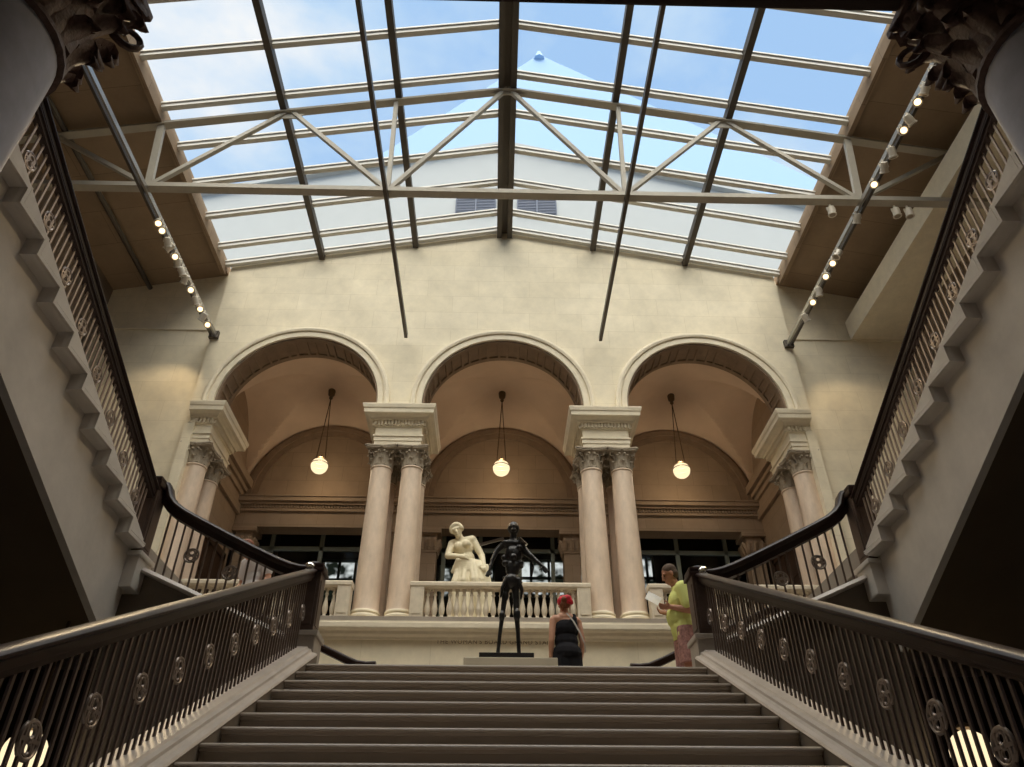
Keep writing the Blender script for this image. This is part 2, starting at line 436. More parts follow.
        struct(b,'ceiling_'+SIDE[s],M['deck'])
    b=B(); b.box(-XE-.2,XE+.2,-5,1.9,15.75,16.05); b.box(-XE,XE,1.8,2.0,15.6,17.7); struct(b,'ceiling_front',M['deck'])
    b=B(); b.box(-8.6,8.6,17.5,30.2,14.1,14.4); struct(b,'ceiling_loggia',M['dark'])
shell()

# ------------------------------------------------------------------ skylight
def skylight():
    w=tag(bpy.data.objects.new('window_1',None),'pitched glass skylight over the stair hall',None,None,'structure'); COL.objects.link(w)
    w['category']='skylight'
    Y0,Y1=2.0,YW
    for s in (-1,1):
        b=B(); z=.12; b.quad((0,Y0,ZR+z),(s*XE,Y0,roof(XE)+z),(s*XE,Y1,roof(XE)+z),(0,Y1,ZR+z)); b.build('glass_pane',M['glass'],w)
    pb=B(); 
    for x in (2.75,5.55):
        for s in (-1,1):
            B().beam((s*x,Y0,roof(x)-.04),(s*x,Y1,roof(x)-.04),.16,.24).build('purlin',M['purlin'],w)
    for s in (-1,1): B().beam((s*.16,Y0,ZR-.08),(s*.16,Y1,ZR-.08),.15,.30).build('ridge_beam',M['purlin'],w)
    B().beam((0,Y0,ZR+.02),(0,Y1,ZR+.02),.20,.08).build('ridge_strip',M['rodm'],w)
    for y in (2.5,3.8,4.9,6.1,7.3,8.55,9.80,11.12,12.27,13.43,14.59,15.75,16.48):
        for s in (-1,1):
            b=B(); b.beam((s*.1,y,roof(.1)+.03),(s*XE,y,roof(XE)+.03),.13,.13)
            b.beam((s*.1,y,roof(.1)+.10),(s*XE,y,roof(XE)+.10),.20,.05)
            b.build('glazing_bar',M['alum'],w)
skylight()

# ------------------------------------------------------------------ truss and hung rails
def truss():
    Y=11.4; zb=13.36
    t=thing('roof_truss','pale steel roof truss spanning the hall under the skylight','roof truss',(0,Y,zb))
    b=B(); b.beam((-XO,Y-.045,zb),(XO,Y-.045,zb),.07,.13); b.beam((-XO,Y+.045,zb),(XO,Y+.045,zb),.07,.13); b.beam((-XO,Y,zb-.075),(XO,Y,zb-.075),.2,.02); b.build('bottom_chord',M['steel'],t)
    for s in (-1,1):
        b=B(); 
        b.beam((0,Y,ZR-.30),(s*XO,Y,roof(XO)-.30),.20,.03); b.beam((0,Y,ZR-.22),(s*XO,Y,roof(XO)-.22),.06,.16); b.build('top_chord',M['steel'],t)
    tc=lambda x: roof(x)-.30
    for s in (-1,1):
        for (xa,za,xb,zb2,w) in ((2.69,zb,0.12,tc(0)-.05,.10),(2.69,zb,5.30,tc(5.3),.10),(8.06,zb,5.46,tc(5.4),.10),(2.69,zb,2.80,tc(2.8),.10),(8.06,zb,8.35,tc(8.35),.16),(8.06,zb,10.7,tc(10.7),.10)):
            B().beam((s*xa,Y,za),(s*xb,Y,zb2),w,.10,(0,1,0)).build('web_member',M['steel'],t)
        for (x,z,p) in ((2.69,zb,1),(8.06,zb,1),(5.38,tc(5.38),-1)):
            b=B()
            pl=[(s*(x-.38),z+.03*p),(s*(x+.38),z+.03*p),(s*(x+.24),z+.22*p),(s*(x-.24),z+.22*p)]
            b.prism(pl,Y-.012,Y+.012,'xz'); b.build('gusset_plate',M['steel'],t)
    b=B(); b.prism([(-.55,tc(.55)+.02),(-.3,tc(0)-.14),(.3,tc(0)-.14),(.55,tc(.55)+.02),(0,tc(0)+.05)],Y-.012,Y+.012,'xz'); b.build('gusset_plate',M['steel'],t)
    b=B(); b.beam((-.12,Y,zb),(-.12,Y,zb+.001),.1,.1)
    b.bm.free()
    # hung rails
    for s in (-1,1):
        k=thing('lighting_track','pale metal lighting track with spotlights along the %s edge of the skylight'%SIDE[s],'lighting track',(s*8.1,4,13.2))
        b=B(); b.beam((s*8.06,4,13.24),(s*8.06,16.55,13.24),.05,.12); b.build('rail',M['track'],k)
        b=B(); b.beam((s*8.17,4,13.24),(s*8.17,16.55,13.24),.06,.10); b.build('conduit',M['rodm'],k)
        B().box(s*8.1-.13,s*8.1+.13,16.5,16.6,13.12,13.36,.01).build('wall_bracket',M['rodm'],k)
        r=thing('hanging_rail','slim dark rail hung under the truss over the %s arcade columns'%SIDE[s],'rail',(s*2.7,3,13.28))
        B().beam((s*2.69,3,13.20),(s*2.72,16.4,13.20),.085,.16).build('bar',M['rodm'],r)
        b=B(); b.beam((s*2.69,11.4,13.28),(s*2.69,11.4,13.42),.16,.03); b.build('clamp',M['steel'],r)
truss()

def ceiling_pipe():
    o=B().tube([(-10.5,2,15.18),(-10.5,16.8,15.18)],.07,8).build('conduit_pipe',M['rodm'],smooth=40)
    tag(o,'long brown pipe under the roof deck left of the lighting track','pipe')
ceiling_pipe()

# spotlights ---------------------------------------------------------
def spot_meshes():
    b=B(); b.lathe([(.055,0),(.075,.015),(.08,.05),(.082,.20),(.095,.21),(.095,.235),(.08,.235)],16); body=b.mesh('housing',M['spot'],35)
    b=B(); b.lathe([(.078,.228),(.06,.238)],16); on=b.mesh('lens',M['lens_on']); 
    b=B(); b.lathe([(.078,.228),(.06,.238)],16); off=b.mesh('lens',M['lens_off'])
    b=B(); b.box(-.02,.02,-.02,.02,0,.10); b.box(-.10,.10,-.012,.012,-.02,.0); b.box(-.10,-.088,-.012,.012,-.11,0); b.box(.088,.10,-.012,.012,-.11,0); yk=b.mesh('yoke',M['spot'])
    return body,on,off,yk
SB,SON,SOFF,SYK=spot_meshes()
def spot(x,y,z,lit,aim,label,group,watts=190):
    t=thing('spotlight',label,'spotlight',(x,y,z+.13),group)
    o=inst('yoke',SYK,(x,y,z+.10),t)
    q=Vector(aim).normalized().to_track_quat('Z','Y').to_euler()
    c=Vector((x,y,z))-Vector(aim).normalized()*.10
    h=inst('housing',SB,c,t,q)
    l=bpy.data.objects.new('lens',SON if lit else SOFF); COL.objects.link(l); l.parent=h
    if lit or watts!=190:
        ld=bpy.data.lights.new('spot_lamp','SPOT'); ld.energy=watts; ld.color=(1,.76,.46); ld.spot_size=rad(80); ld.spot_blend=.6; ld.shadow_soft_size=.06
        lo=bpy.data.objects.new('spot_lamp',ld); COL.objects.link(lo); lo.parent=h
        lo.matrix_local=Matrix.Translation((0,0,.26))@Matrix.Rotation(PI,4,'X')
right=[(7.71,1),(7.98,0),(8.32,0),(8.65,1),(9.02,0),(9.3,1),(9.8,0),(10.18,0),(10.67,1),(11.62,0),(12.76,0),(13.07,1),(13.53,1),(14.09,0),(14.51,1),(15.12,0)]
left=[(12.16,1),(12.4,1),(12.76,0),(12.94,0),(13.25,1),(13.45,0),(13.75,0),(14.03,0),(14.43,1),(14.84,0),(15.16,1),(15.5,0),(15.82,1)]
for s,L_ in ((1,right),(-1,left)):
    n=len(L_)
    for i,(y,lit) in enumerate(sorted(L_,key=lambda q:-q[0])):
        if lit: aim=(-s*.45+R.uniform(-.1,.1),-.55+R.uniform(-.15,.25),-.7)
        else: aim=(s*R.uniform(-.5,.6),R.uniform(.0,.8),-.6)
        lb='%s white spotlight on the %s lighting track, %s from the arcade wall'%('lit' if lit else 'unlit',SIDE[s],ORD[i])
        wt=190
        if i==(0 if s>0 else 1): aim=(s*.5,.35,-.8); wt=90; lb='white spotlight turned to the wall, %s lighting track, %s from the arcade wall'%(SIDE[s],ORD[i])  # lamp added in an unlit head to wash the wing wall
        spot(s*8.02+(-.0),y,13.02,lit,aim,lb,'spotlights on the %s lighting track'%SIDE[s],wt)
for x,lb in ((7.35,'unlit white spotlight hung on the truss chord, inside the right lighting track'),(8.83,'unlit white spotlight hung on the truss chord just right of the right lighting track'),(9.12,'unlit white spotlight nearest the bulkhead beam on the truss chord')):
    spot(x,11.42,13.02,0,(0,.12,-1),lb,'spotlights on the truss')

# ------------------------------------------------------------------ arcade
def acanthus(b,c,r0,r1,z0,z1,n,phase,wd,curl):
    """ring of curling leaves"""
    for k in range(n):
        a=phase+2*PI*k/n
        er=Vector((cos(a),sin(a),0)); et=Vector((-sin(a),cos(a),0)); C=Vector(c)
        path=[(r0,z0,.9),(r0+.10*(r1-r0),z0+.35*(z1-z0),1.0),(r0+.35*(r1-r0),z0+.75*(z1-z0),.95),(r0+.75*(r1-r0),z1,.75),(r1,z1-.04*curl,.55),(r1+.12*curl,z1-.22*curl,.3),(r1+.02*curl,z1-.36*curl,.12)]
        prev=None
        for (r,z,w) in path:
            p=C+er*r+Vector((0,0,z))
            row=[b.bm.verts.new(p-et*wd*w-er*.12*wd),b.bm.verts.new(p-et*wd*w*.5+er*.10*wd),b.bm.verts.new(p+er*.30*wd),b.bm.verts.new(p+et*wd*w*.5+er*.10*wd),b.bm.verts.new(p+et*wd*w-er*.12*wd)]
            row+= [b.bm.verts.new(p-er*.25*wd)]
            if prev:
                for i in range(6): b.bm.faces.new((prev[i],prev[(i+1)%6],row[(i+1)%6],row[i]))
            else: b.bm.faces.new(row[::-1])
            prev=row
        b.bm.faces.new(prev)
def capital(b,c,r,h,seg=24,ab=1.55):
    c=Vector(c)
    b.lathe([(r*.98,0),(r*1.08,.02*h),(r*1.08,.05*h),(r*.96,.07*h),(r*.95,.3*h),(r*1.0,.6*h),(r*1.18,.82*h),(r*1.28,.86*h)],seg,c)
    acanthus(b,c,r*.96,r*1.28,.06*h,.40*h,8,0,r*.34,h*.22)
    acanthus(b,c,r*.98,r*1.42,.10*h,.66*h,8,PI/8,r*.33,h*.24)
    # volutes
    for k in range(4):
        a=PI/4+k*PI/2; er=Vector((cos(a),sin(a),0)); et=Vector((-sin(a),cos(a),0))
        pts=[]
        for i in range(15):
            t=i/14; ang=-PI/2+ t*2.6*PI; rr=h*.13*(1-.75*t)
            ctr=c+er*(r*1.52)+Vector((0,0,h*.74))
            pts.append(ctr+er*(rr*cos(ang+PI))+Vector((0,0,rr*sin(ang+PI))))
        st=[c+er*(r*1.0)+Vector((0,0,h*.45)),c+er*(r*1.2)+Vector((0,0,h*.72)),c+er*(r*1.42)+Vector((0,0,h*.865))]
        b.tube(st+pts[1:],[r*.06,r*.07,r*.075]+[r*.075*(1-.5*i/13) for i in range(14)],6)
        # small inner helices
        for q in (-1,1):
            a2=k*PI/2+q*.22; e2=Vector((cos(a2),sin(a2),0)); cc=c+e2*(r*1.20)+Vector((0,0,h*.74))
            b.ball(cc,(h*.07,h*.07,h*.07),8)
        a3=k*PI/2; e3=Vector((cos(a3),sin(a3),0)); b.ball(c+e3*(r*1.36)+Vector((0,0,h*.93)),r*.15,8)
    # abacus with concave sides
    poly=[]
    for k in range(4):
        a=PI/4+k*PI/2; R0=r*ab*1.32
        p=Vector((cos(a),sin(a)))*R0
        t=Vector((-sin(a),cos(a)))*r*.14
        poly+= [tuple(p-t),tuple(p+t)]
        a1=a+PI/4
        for q in (-.5,0,.5):
            m=Vector((cos(a1),sin(a1)))*(r*ab*(.86 if q==0 else .905))+Vector((-sin(a1),cos(a1)))*q*r*ab*1.05
            poly.append(tuple(m))
    poly=[(c.x+p[0],c.y+p[1]) for p in poly]
    b.prism(poly,c.z+h*.87,c.z+h*.94,'xy')
    pc=[(c.x+(p[0]-c.x)*1.05,c.y+(p[1]-c.y)*1.05) for p in poly]
    b.prism(pc,c.z+h*.94,c.z+h,'xy')
def make_column():
    t=thing('column','x','column',(0,0,F2))
    r=.30
    b=B(); b.box(-.375,.375,-.375,.375,F2,F2+.06,.01)
    b.lathe([(.345,.06),(.372,.08),(.372,.12),(.345,.15),(.325,.155),(.318,.17),(.325,.19),(.342,.20),(.342,.23),(.322,.25),(.312,.27)],32,(0,0,F2)); b.build('base',M['carved'] if 0 else M['lime'],t,40)
    b=B(); H=9.30-F2
    b.lathe([(.318,.26),(.303,.33)]+[(r*(1-.13*((q/10)**1.6)),.33+(H-.43)*q/10) for q in range(1,11)]+[(.262,H-.06),(.285,H-.04),(.285,H-.01),(.26,H)],32,(0,0,F2)); b.build('shaft',M['column'],t,40)
    b=B(); capital(b,(0,0,9.27),.262,.56); b.build('capital',M['carved'],t,50)
    return t
col=make_column(); first=True
def putcol(x,y,label):
    global first
    if first: col.location=(x,y,F2); col['label']=label; first=False; return col
    return dup(col,(x,y,F2),label)
for s in (-1,1):
    for q in (-1,1):
        for (y,row) in ((17.02,'front'),(17.92,'rear')):
            io='inner' if q==-s else 'outer'
            o=putcol(s*A/2+q*.39,y,'%s %s pinkish marble column of the cluster right of the %s arch'%(row,'left' if q<0 else 'right','left' if s<0 else 'middle')); o['group']='arcade columns'
    for (y,row) in ((17.02,'front'),(17.92,'rear')):
        o=putcol(s*7.80,y,'%s pinkish marble column standing at the outer %s end of the arcade'%(row,SIDE[s])); o['group']='arcade columns'
# entablature blocks
def ent_prof():
    # (offset outwards, z)
    return [(0.0,9.83),(.0,9.95),(.02,9.955),(.02,10.06),(.05,10.08),(.05,10.12),(.0,10.13),(.0,10.36),(.03,10.38),(.03,10.52),(.13,10.53),(.15,10.58),(.22,10.63),(.30,10.65),(.31,10.76),(.33,10.78),(.35,10.87),(.35,10.90)]
def ent_block(name,label,x0,x1,y0,y1,kl=1,kr=1):
    t=thing(name,label,'entablature block',((x0+x1)/2,(y0+y1)/2,9.83))
    def ringed(pr,nm,m):
        b=B(); rings=[]
        for o,z in pr: rings.append([b.bm.verts.new(p) for p in ((x0-o*kl,y0-o,z),(x1+o*kr,y0-o,z),(x1+o*kr,y1+o,z),(x0-o*kl,y1+o,z))])
        for i in range(len(rings)-1):
            for k in range(4): b.bm.faces.new((rings[i][k],rings[i][(k+1)%4],rings[i+1][(k+1)%4],rings[i+1][k]))
        b.bm.faces.new(rings[0][::-1]); b.bm.faces.new(rings[-1]); return b.build(nm,m,t)
    P=ent_prof()
    ringed(P[:7],'architrave',M['lime']); ringed(P[6:9],'frieze',M['wall']); ringed(P[8:],'cornice',M['lime'])
    b=B(); st=.085
    def den(xa,ya,xb,yb,nx,ny):
        l=math.hypot(xb-xa,yb-ya); n=int(l/st)
        for i in range(n):
            f=(i+.5)/n; x=xa+(xb-xa)*f; y=ya+(yb-ya)*f
            b.box(x-.024-abs(nx)*.02,x+.024+abs(nx)*.02,y-.024-abs(ny)*.02,y+.024+abs(ny)*.02,10.40,10.52)
    o=.05
    den(x0-o,y0-o,x1+o,y0-o,0,1); 
    if kl: den(x0-o,y0-o,x0-o,y1+o,1,0)
    if kr: den(x1+o,y0-o,x1+o,y1+o,1,0)
    b.build('dentil_course',M['lime'],t)
    return t
for s in (-1,1):
    ent_block('entablature_block','pale stone dentilled block over the columns right of the %s arch'%('left' if s<0 else 'middle'),s*A/2-.60,s*A/2+.60,16.68,18.24)['group']='arcade entablature blocks'
    a,b_=sorted((s*7.53,s*8.10))
    ent_block('entablature_block','pale stone dentilled block over the columns at the %s end of the arcade'%SIDE[s],a,b_,16.68,18.24,0 if s<0 else 1,0 if s>0 else 1)['group']='arcade entablature blocks'
# archivolts
def archi():
    for i,c in enumerate((-AC,0,AC)):
        prof=[(0,-.01),(0,-.05),(.14,-.055),(.145,-.035),(.175,-.035),(.18,-.09),(.24,-.11),(.29,-.10),(.31,-.07),(.31,.02),(0,.02)]
        pts=[];fr=[]
        n=56
        pts.append((c-RA,YW,ZIMP)); fr.append(((-1,0,0),(0,1,0)))
        for k in range(n+1):
            a=PI-PI*k/n; d=(cos(a),0,sin(a)); pts.append((c+RA*d[0],YW,ZC+RA*d[2])); fr.append((d,(0,1,0)))
        pts.append((c+RA,YW,ZIMP)); fr.append(((1,0,0),(0,1,0)))
        b=B(); b.sweep(prof,pts,fr); struct(b,'trim_%d'%(4+i),M['lime'],25)
        # coffered soffit
        b=B()
        for (ya,yb) in ((YW+.02,YW+.16),(YW+.74,YW+.88)):
            for k in range(n):
                a0=PI-PI*k/n;a1=PI-PI*(k+1)/n
                vs=[]
                for a in (a0,a1):
                    for y in (ya,yb):
                        for rr in (RA-.05,RA+.0): vs.append(b.bm.verts.new((c+rr*cos(a),y,ZC+rr*sin(a))))
                for q in ((0,2,6,4),(0,4,5,1),(2,3,7,6)): b.bm.faces.new([vs[j] for j in q])
        for k in range(1,12):
            a=PI*k/12
            for da in (-.055,.055):
                p=Vector((c+(RA-.02)*cos(a+da),YW+.45,ZC+(RA-.02)*sin(a+da)))
                er=Vector((cos(a+da),0,sin(a+da)))
                b.beam(p+Vector((0,-.30,0)),p+Vector((0,.30,0)),.07,.06,er)
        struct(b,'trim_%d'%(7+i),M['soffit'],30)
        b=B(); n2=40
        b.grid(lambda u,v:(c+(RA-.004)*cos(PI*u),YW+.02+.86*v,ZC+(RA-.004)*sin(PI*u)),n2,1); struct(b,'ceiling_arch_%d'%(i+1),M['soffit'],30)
archi()

# stone balustrades ---------------------------------------------------
def balustrade(c,w,label):
    t=thing('stone_balustrade',label,'balustrade',(c,16.62,5.22),'arcade balustrades')
    z0=5.22
    b=B(); b.prism([(16.48,5.36),(16.48,5.24),(16.46,5.22),(16.78,5.22),(16.76,5.24),(16.76,5.36)],c-w,c+w); b.build('base_rail',M['balus'],t)
    b=B(); b.prism([(16.50,6.02),(16.47,6.04),(16.45,6.06),(16.45,6.13),(16.48,6.16),(16.76,6.16),(16.79,6.13),(16.79,6.06),(16.77,6.04),(16.74,6.02)],c-w-.02,c+w+.02); b.build('top_rail',M['balus'],t)
    pw=.30
    for s in (-1,1):
        x=c+s*(w-pw/2); b=B(); b.box(x-pw/2,x+pw/2,16.47,16.77,z0,6.04,.008); b.box(x-pw/2+.05,x+pw/2-.05,16.455,16.47,z0+.2,5.95,.004); b.build('pedestal',M['balus'],t)
    n=int((2*w-2*pw)/.157); 
    b=B(); h=.66
    b.lathe([(.058,0),(.058,.03),(.04,.05),(.036,.07),(.05,.10),(.066,.17),(.068,.22),(.055,.30),(.038,.39),(.030,.46),(.030,.50),(.044,.52),(.044,.54),(.032,.56),(.034,.60),(.05,.63),(.056,.63),(.056,h)],12)
    me=b.mesh('baluster',M['balus'],40)
    for i in range(n):
        x=c-w+pw+(2*w-2*pw)*(i+.5)/n
        inst('baluster',me,(x,16.62,5.36),t)
balustrade(0,2.02,'pale stone balustrade under the middle arch behind the bronze figure')
balustrade(-A,2.02,'pale stone balustrade under the left arch, mostly behind the stair rail')
balustrade(A,2.02,'pale stone balustrade under the right arch behind the man in yellow')

# ------------------------------------------------------------------ loggia
def loggia():
    # groin vaults
    yc=(17.5+YB)/2; hy=(YB-17.5)/2; zs=10.35
    for i,c in enumerate((-A,0,A)):
        hw=A/2
        wL=hw if c>-1 else 2.57; wR=hw if c<1 else 2.57
        def f(u,v,c=c,wL=wL,wR=wR):
            x=-wL+(wL+wR)*u; y=-hy+2*hy*v
            xx=min(1,abs(x)/(hw-.12)); yy=min(1,abs(y)/(hy-.02))
            a=math.sqrt(max(0,1-xx*xx)); b_=math.sqrt(max(0,1-yy*yy))
            z=zs+(3.02-.40*v)*max(a,b_)+.45*(1-xx*xx)*(1-yy*yy)
            return (c+x,yc+y,z)
        b=B(); b.grid(f,64,44); struct(b,'ceiling_vault_%d'%(i+1),M['vault'],8)
    # back wall with lunettes
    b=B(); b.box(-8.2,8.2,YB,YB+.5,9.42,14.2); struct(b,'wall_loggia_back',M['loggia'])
    b=B()
    for (z0,z1,d) in ((9.42,9.62,.06),(9.62,9.92,.02),(9.92,10.0,.10),(10.0,10.12,.05),(10.12,10.2,.16),(10.2,10.33,.24),(10.33,10.38,.28)):
        b.box(-8.0,8.0,YB-d,YB+.02,z0,z1)
    for k in range(170):
        x=-7.9+k*.0935; b.box(x-.028,x+.028,YB-.10,YB-.04,10.02,10.12)
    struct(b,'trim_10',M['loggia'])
    for i,c in enumerate((-A,0,A)):
        prof=[(0,.02),(0,-.04),(.17,-.05),(.18,-.09),(.34,-.10),(.36,-.06),(.36,.02)]
        pts=[];fr=[]
        for k in range(41):
            a=PI-PI*k/40; d=(cos(a),0,sin(a)); pts.append((c+2.07*d[0],YB,10.38+2.22*d[2])); fr.append((d,(0,1,0)))
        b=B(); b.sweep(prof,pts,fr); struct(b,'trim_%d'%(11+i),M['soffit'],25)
    for s in (-1,1):
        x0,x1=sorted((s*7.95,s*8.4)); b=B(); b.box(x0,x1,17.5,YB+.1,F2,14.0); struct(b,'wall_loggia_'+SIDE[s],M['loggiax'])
        b=B()
        for (z0,z1,d) in ((9.83,10.1,.10),(10.1,10.36,.05),(10.36,10.52,.12),(10.52,10.65,.2),(10.65,10.9,.32)):
            a,c_=sorted((s*7.96,s*(7.95-d))); b.box(a,c_,18.2,YB,z0,z1)
        struct(b,'trim_%d'%(14 if s<0 else 15),M['loggiax'])
        # door in the side wall
        d=tag(bpy.data.objects.new('door_%d'%(1 if s<0 else 2),None),None,'door',None,'structure'); COL.objects.link(d); d['label']='dark oak door in the %s end wall of the loggia'%SIDE[s]
        x=s*7.95
        def bx(y0,y1,z0,z1,t): 
            a,c_=sorted((x,x-s*t)); return B().box(a,c_,y0,y1,z0,z1,.004)
        bx(18.75,20.45,F2,8.25,.03).build('leaf',M['door'],d)
        b=B()
        for (y0,y1,z0,z1) in ((18.55,18.75,F2,8.45),(20.45,20.65,F2,8.45),(18.55,20.65,8.25,8.45)):
            a,c_=sorted((x,x-s*.07)); b.box(a,c_,y0,y1,z0,z1)
        b.build('door_frame',M['door'],d)
        b=B()
        for j in range(2):
            for kk in range(3):
                a,c_=sorted((x-s*.03,x-s*.05)); b.box(a,c_,18.9+j*.78,19.5+j*.78,F2+.2+kk*.93,F2+.95+kk*.93,.01)
        b.build('door_panel',M['door'],d)
    # piers carrying the back wall
    pm=None
    for i,x in enumerate((-7.6,-3.25,-2.12,2.12,3.25,7.6)):
        names={-7.6:'at the left end',-3.25:'behind the left column cluster',-2.12:'left of the white statue',2.12:'right of the bronze figure',3.25:'behind the right column cluster',7.6:'at the right end'}
        if pm is None:
            pm=thing('stone_pier','square stone pier at the back of the loggia, '+names[x],'pier',(x,YB+.25,F2),'rear loggia piers')
            b=B(); b.box(x-.30,x+.30,YB-.02,YB+.52,F2,F2+.3,.01); b.build('base',M['loggia'],pm)
            b=B(); b.box(x-.24,x+.24,YB+.02,YB+.48,F2+.3,8.72,.01); b.build('shaft',M['loggia'],pm)
            b=B(); b.box(x-.27,x+.27,YB-.01,YB+.51,8.70,8.76); b.box(x-.24,x+.24,YB+.02,YB+.48,8.76,9.3)
            for k in range(4):
                for j in range(3):
                    for sg in (-1,1):
                        xx=x-.2+.2*j
                        b.tube([(xx,YB+.25+sg*.22,8.78),(xx,YB+.25+sg*.28,9.0),(xx,YB+.25+sg*.36,9.1),(xx,YB+.25+sg*.36,9.03)],[.07,.075,.05,.02],6)
                        b.tube([(x+sg*.22,YB+.05+.2*j,8.78),(x+sg*.28,YB+.05+.2*j,9.0),(x+sg*.36,YB+.05+.2*j,9.1),(x+sg*.36,YB+.05+.2*j,9.03)],[.07,.075,.05,.02],6)
                break
            b.box(x-.36,x+.36,YB-.10,YB+.60,9.28,9.42,.01)
            b.build('capital',M['loggia'],pm,40)
        else: dup(pm,(x,YB+.25,F2),'square stone pier at the back of the loggia, '+names[x])
    # glazed screen and hall beyond
    w=tag(bpy.data.objects.new('window_2',None),None,'window',None,'structure'); COL.objects.link(w); w['label']='dark glazed screen at the back of the loggia'
    for x in (-6.9,-5.4,-3.9,-1.70,-.6,.6,1.60,3.9,5.4,6.9): B().box(x-.06,x+.06,21.5,21.6,F2,9.6).build('mullion',M['screen'],w)
    B().box(-8,8,21.5,21.6,8.95,9.08).build('transom',M['screen'],w)
    B().quad((-8,21.55,F2),(8,21.55,F2),(8,21.55,11),(-8,21.55,11)).build('glass_pane',M['dglass'],w)
    struct(B().box(-9.2,9.2,29.8,30.1,F2,14.2),'wall_hall_back',M['dark'])
    for s in (-1,1):
        a,c_=sorted((s*9.2,s*9.5)); struct(B().box(a,c_,17.3,30,F2,14.2),'wall_hall_'+SIDE[s],M['dark'])
    k=3
    for (x0,x1,z0,z1) in ((-7.2,-5.2,10.3,11.9),(-2.4,-.2,10.4,11.7),(.6,2.8,10.5,12.0),(3.1,4.3,10.2,11.6),(5.6,6.4,10.4,12.2)):
        w=tag(bpy.data.objects.new('window_%d'%k,None),None,'window',None,'structure'); COL.objects.link(w); w['label']='bright daylit window high in the hall behind the loggia'; k+=1
        B().box(x0,x1,29.70,29.76,z0,z1).build('pane',M['daylit'],w)
        b=B(); n=3
        for q in range(n+1): xx=x0+(x1-x0)*q/n; b.box(xx-.05,xx+.05,29.6,29.7,z0,z1)
        for zz in (z0,(z0+z1)/2,z1): b.box(x0-.05,x1+.05,29.6,29.7,zz-.05,zz+.05)
        b.build('window_frame',M['screen'],w)
loggia()
# globe pendants
def bulb(c,parent,w):
    ld=bpy.data.lights.new('bulb','POINT'); ld.energy=w; ld.color=(1,.80,.56); ld.shadow_soft_size=.08
    lo=bpy.data.objects.new('bulb',ld); COL.objects.link(lo); lo.parent=parent; lo.location=Vector(c)-wloc(parent)
def pendants():
    yg,zg=19.66,10.84
    t=thing('globe_pendant','x','pendant lamp',(0,yg,13.4),'loggia globe lamps')
    b=B(); b.ball((0,yg,zg),.25,24); b.build('globe',M['globe'],t,60); bulb((0,yg,zg),t,80)
    b=B(); b.torus((0,yg,zg+.05),.249,.012,'z',28,6); b.torus((0,yg,zg+.16),.194,.011,'z',24,6); b.lathe([(.05,.25),(.10,.27),(.05,.32),(.02,.36)],14,(0,yg,zg)); b.build('band',M['brass'],t,40)
    for dx in (-.11,.11): B().tube([(dx*1.2,yg,zg+.25),(0,yg,13.25)],.014,6).build('chain',M['brass'],t)
    b=B(); b.lathe([(.02,-.22),(.06,-.17),(.05,-.10),(.10,-.05),(.12,0.15)],14,(0,yg,13.42)); b.build('ceiling_rose',M['brass'],t,40)
    t.location=(-A,yg,13.4); t['label']='lit globe pendant hanging under the left arch'
    dup(t,(0,yg,13.4),'lit globe pendant hanging under the middle arch')
    dup(t,(A,yg,13.4),'lit globe pendant hanging under the right arch')
    for s in (-1,1):
        c=Vector((s*4.05,7.02 if s<0 else 7.10,1.10 if s<0 else 1.17))
        g=thing('globe_lamp','lit globe lamp seen through the bars at the lower %s corner'%SIDE[s],'lamp',c,'globe lamps behind the stair railings')
        B().ball(c,.175,20).build('globe',M['globe'],g,60); bulb(c,g,1)
        b=B(); b.lathe([(.03,.17),(.07,.19),(.05,.22),(.015,.24),(.015,1.16)],12,c); b.build('stem',M['brass'],g,40)
pendants()

# ------------------------------------------------------------------ central staircase
def central():
    t=thing('central_staircase','broad central flight of pale marble steps with dark risers','staircase',(0,YN,ZN))
    b=B(); pr=[(.003,-.012),(.012,-.004),(.026,0),(RUN+.06,0),(RUN+.06,-RISE),(.045,-RISE),(.045,-.046),(.030,-.044),(.026,-.028),(.006,-.027),(0,-.021)]
    b.prism(pr,-1.82,1.82); me=b.mesh('step',M['tread'])
    for k in range(23):
        inst('step',me,(0,YN-RUN*k,ZN-RISE*k),t)
    for s in (-1,1):
        x0,x1=sorted((s*1.82,s*2.06))
        b=B(); ya,yb=-.4,YN+.40
        b.prism([(ya,nos(ya)-.006),(yb,nos(yb)-.006),(yb,1.6),(yb,nos(yb)-.8),(ya+.6,GZ),(ya,GZ)],x0,x1); b.build('skirting',M['string'],t)
central()
def railing_rosette():
    b=B(); b.torus((0,0,0),.072,.0105,'x',22,7); b.torus((0,0,.030),.026,.008,'x',14,6); b.torus((0,0,-.030),.026,.008,'x',14,6)
    b.box(-.008,.008,-.066,.066,-.008,.008); b.ball((0,0,0),.016,8)
    for q in (-1,1): b.box(-.007,.007,q*.04-.007,q*.04+.007,-.055,.055)
    return b.mesh('rosette',M['rosette'],50)
ROS=railing_rosette()
def bar_mesh(l,nm='bar',w=.020,m='bar'):
    b=B(); b.box(-.0065,.0065,-w/2,w/2,0,l,.0015); return b.mesh(nm,M[m])
def rail_profile(s=1):
    h=[(.03,0),(.055,-.008),(.068,-.02),(.068,-.032),(.055,-.045),(.044,-.05),(.044,-.09)]
    return [(-a,b) for a,b in h]+h[::-1]
def slope_sweep(pr,p0,p1,n=1):
    p0=Vector(p0);p1=Vector(p1)
    return pr,[p0,p1],[((1,0,0),(0,0,1))]*2
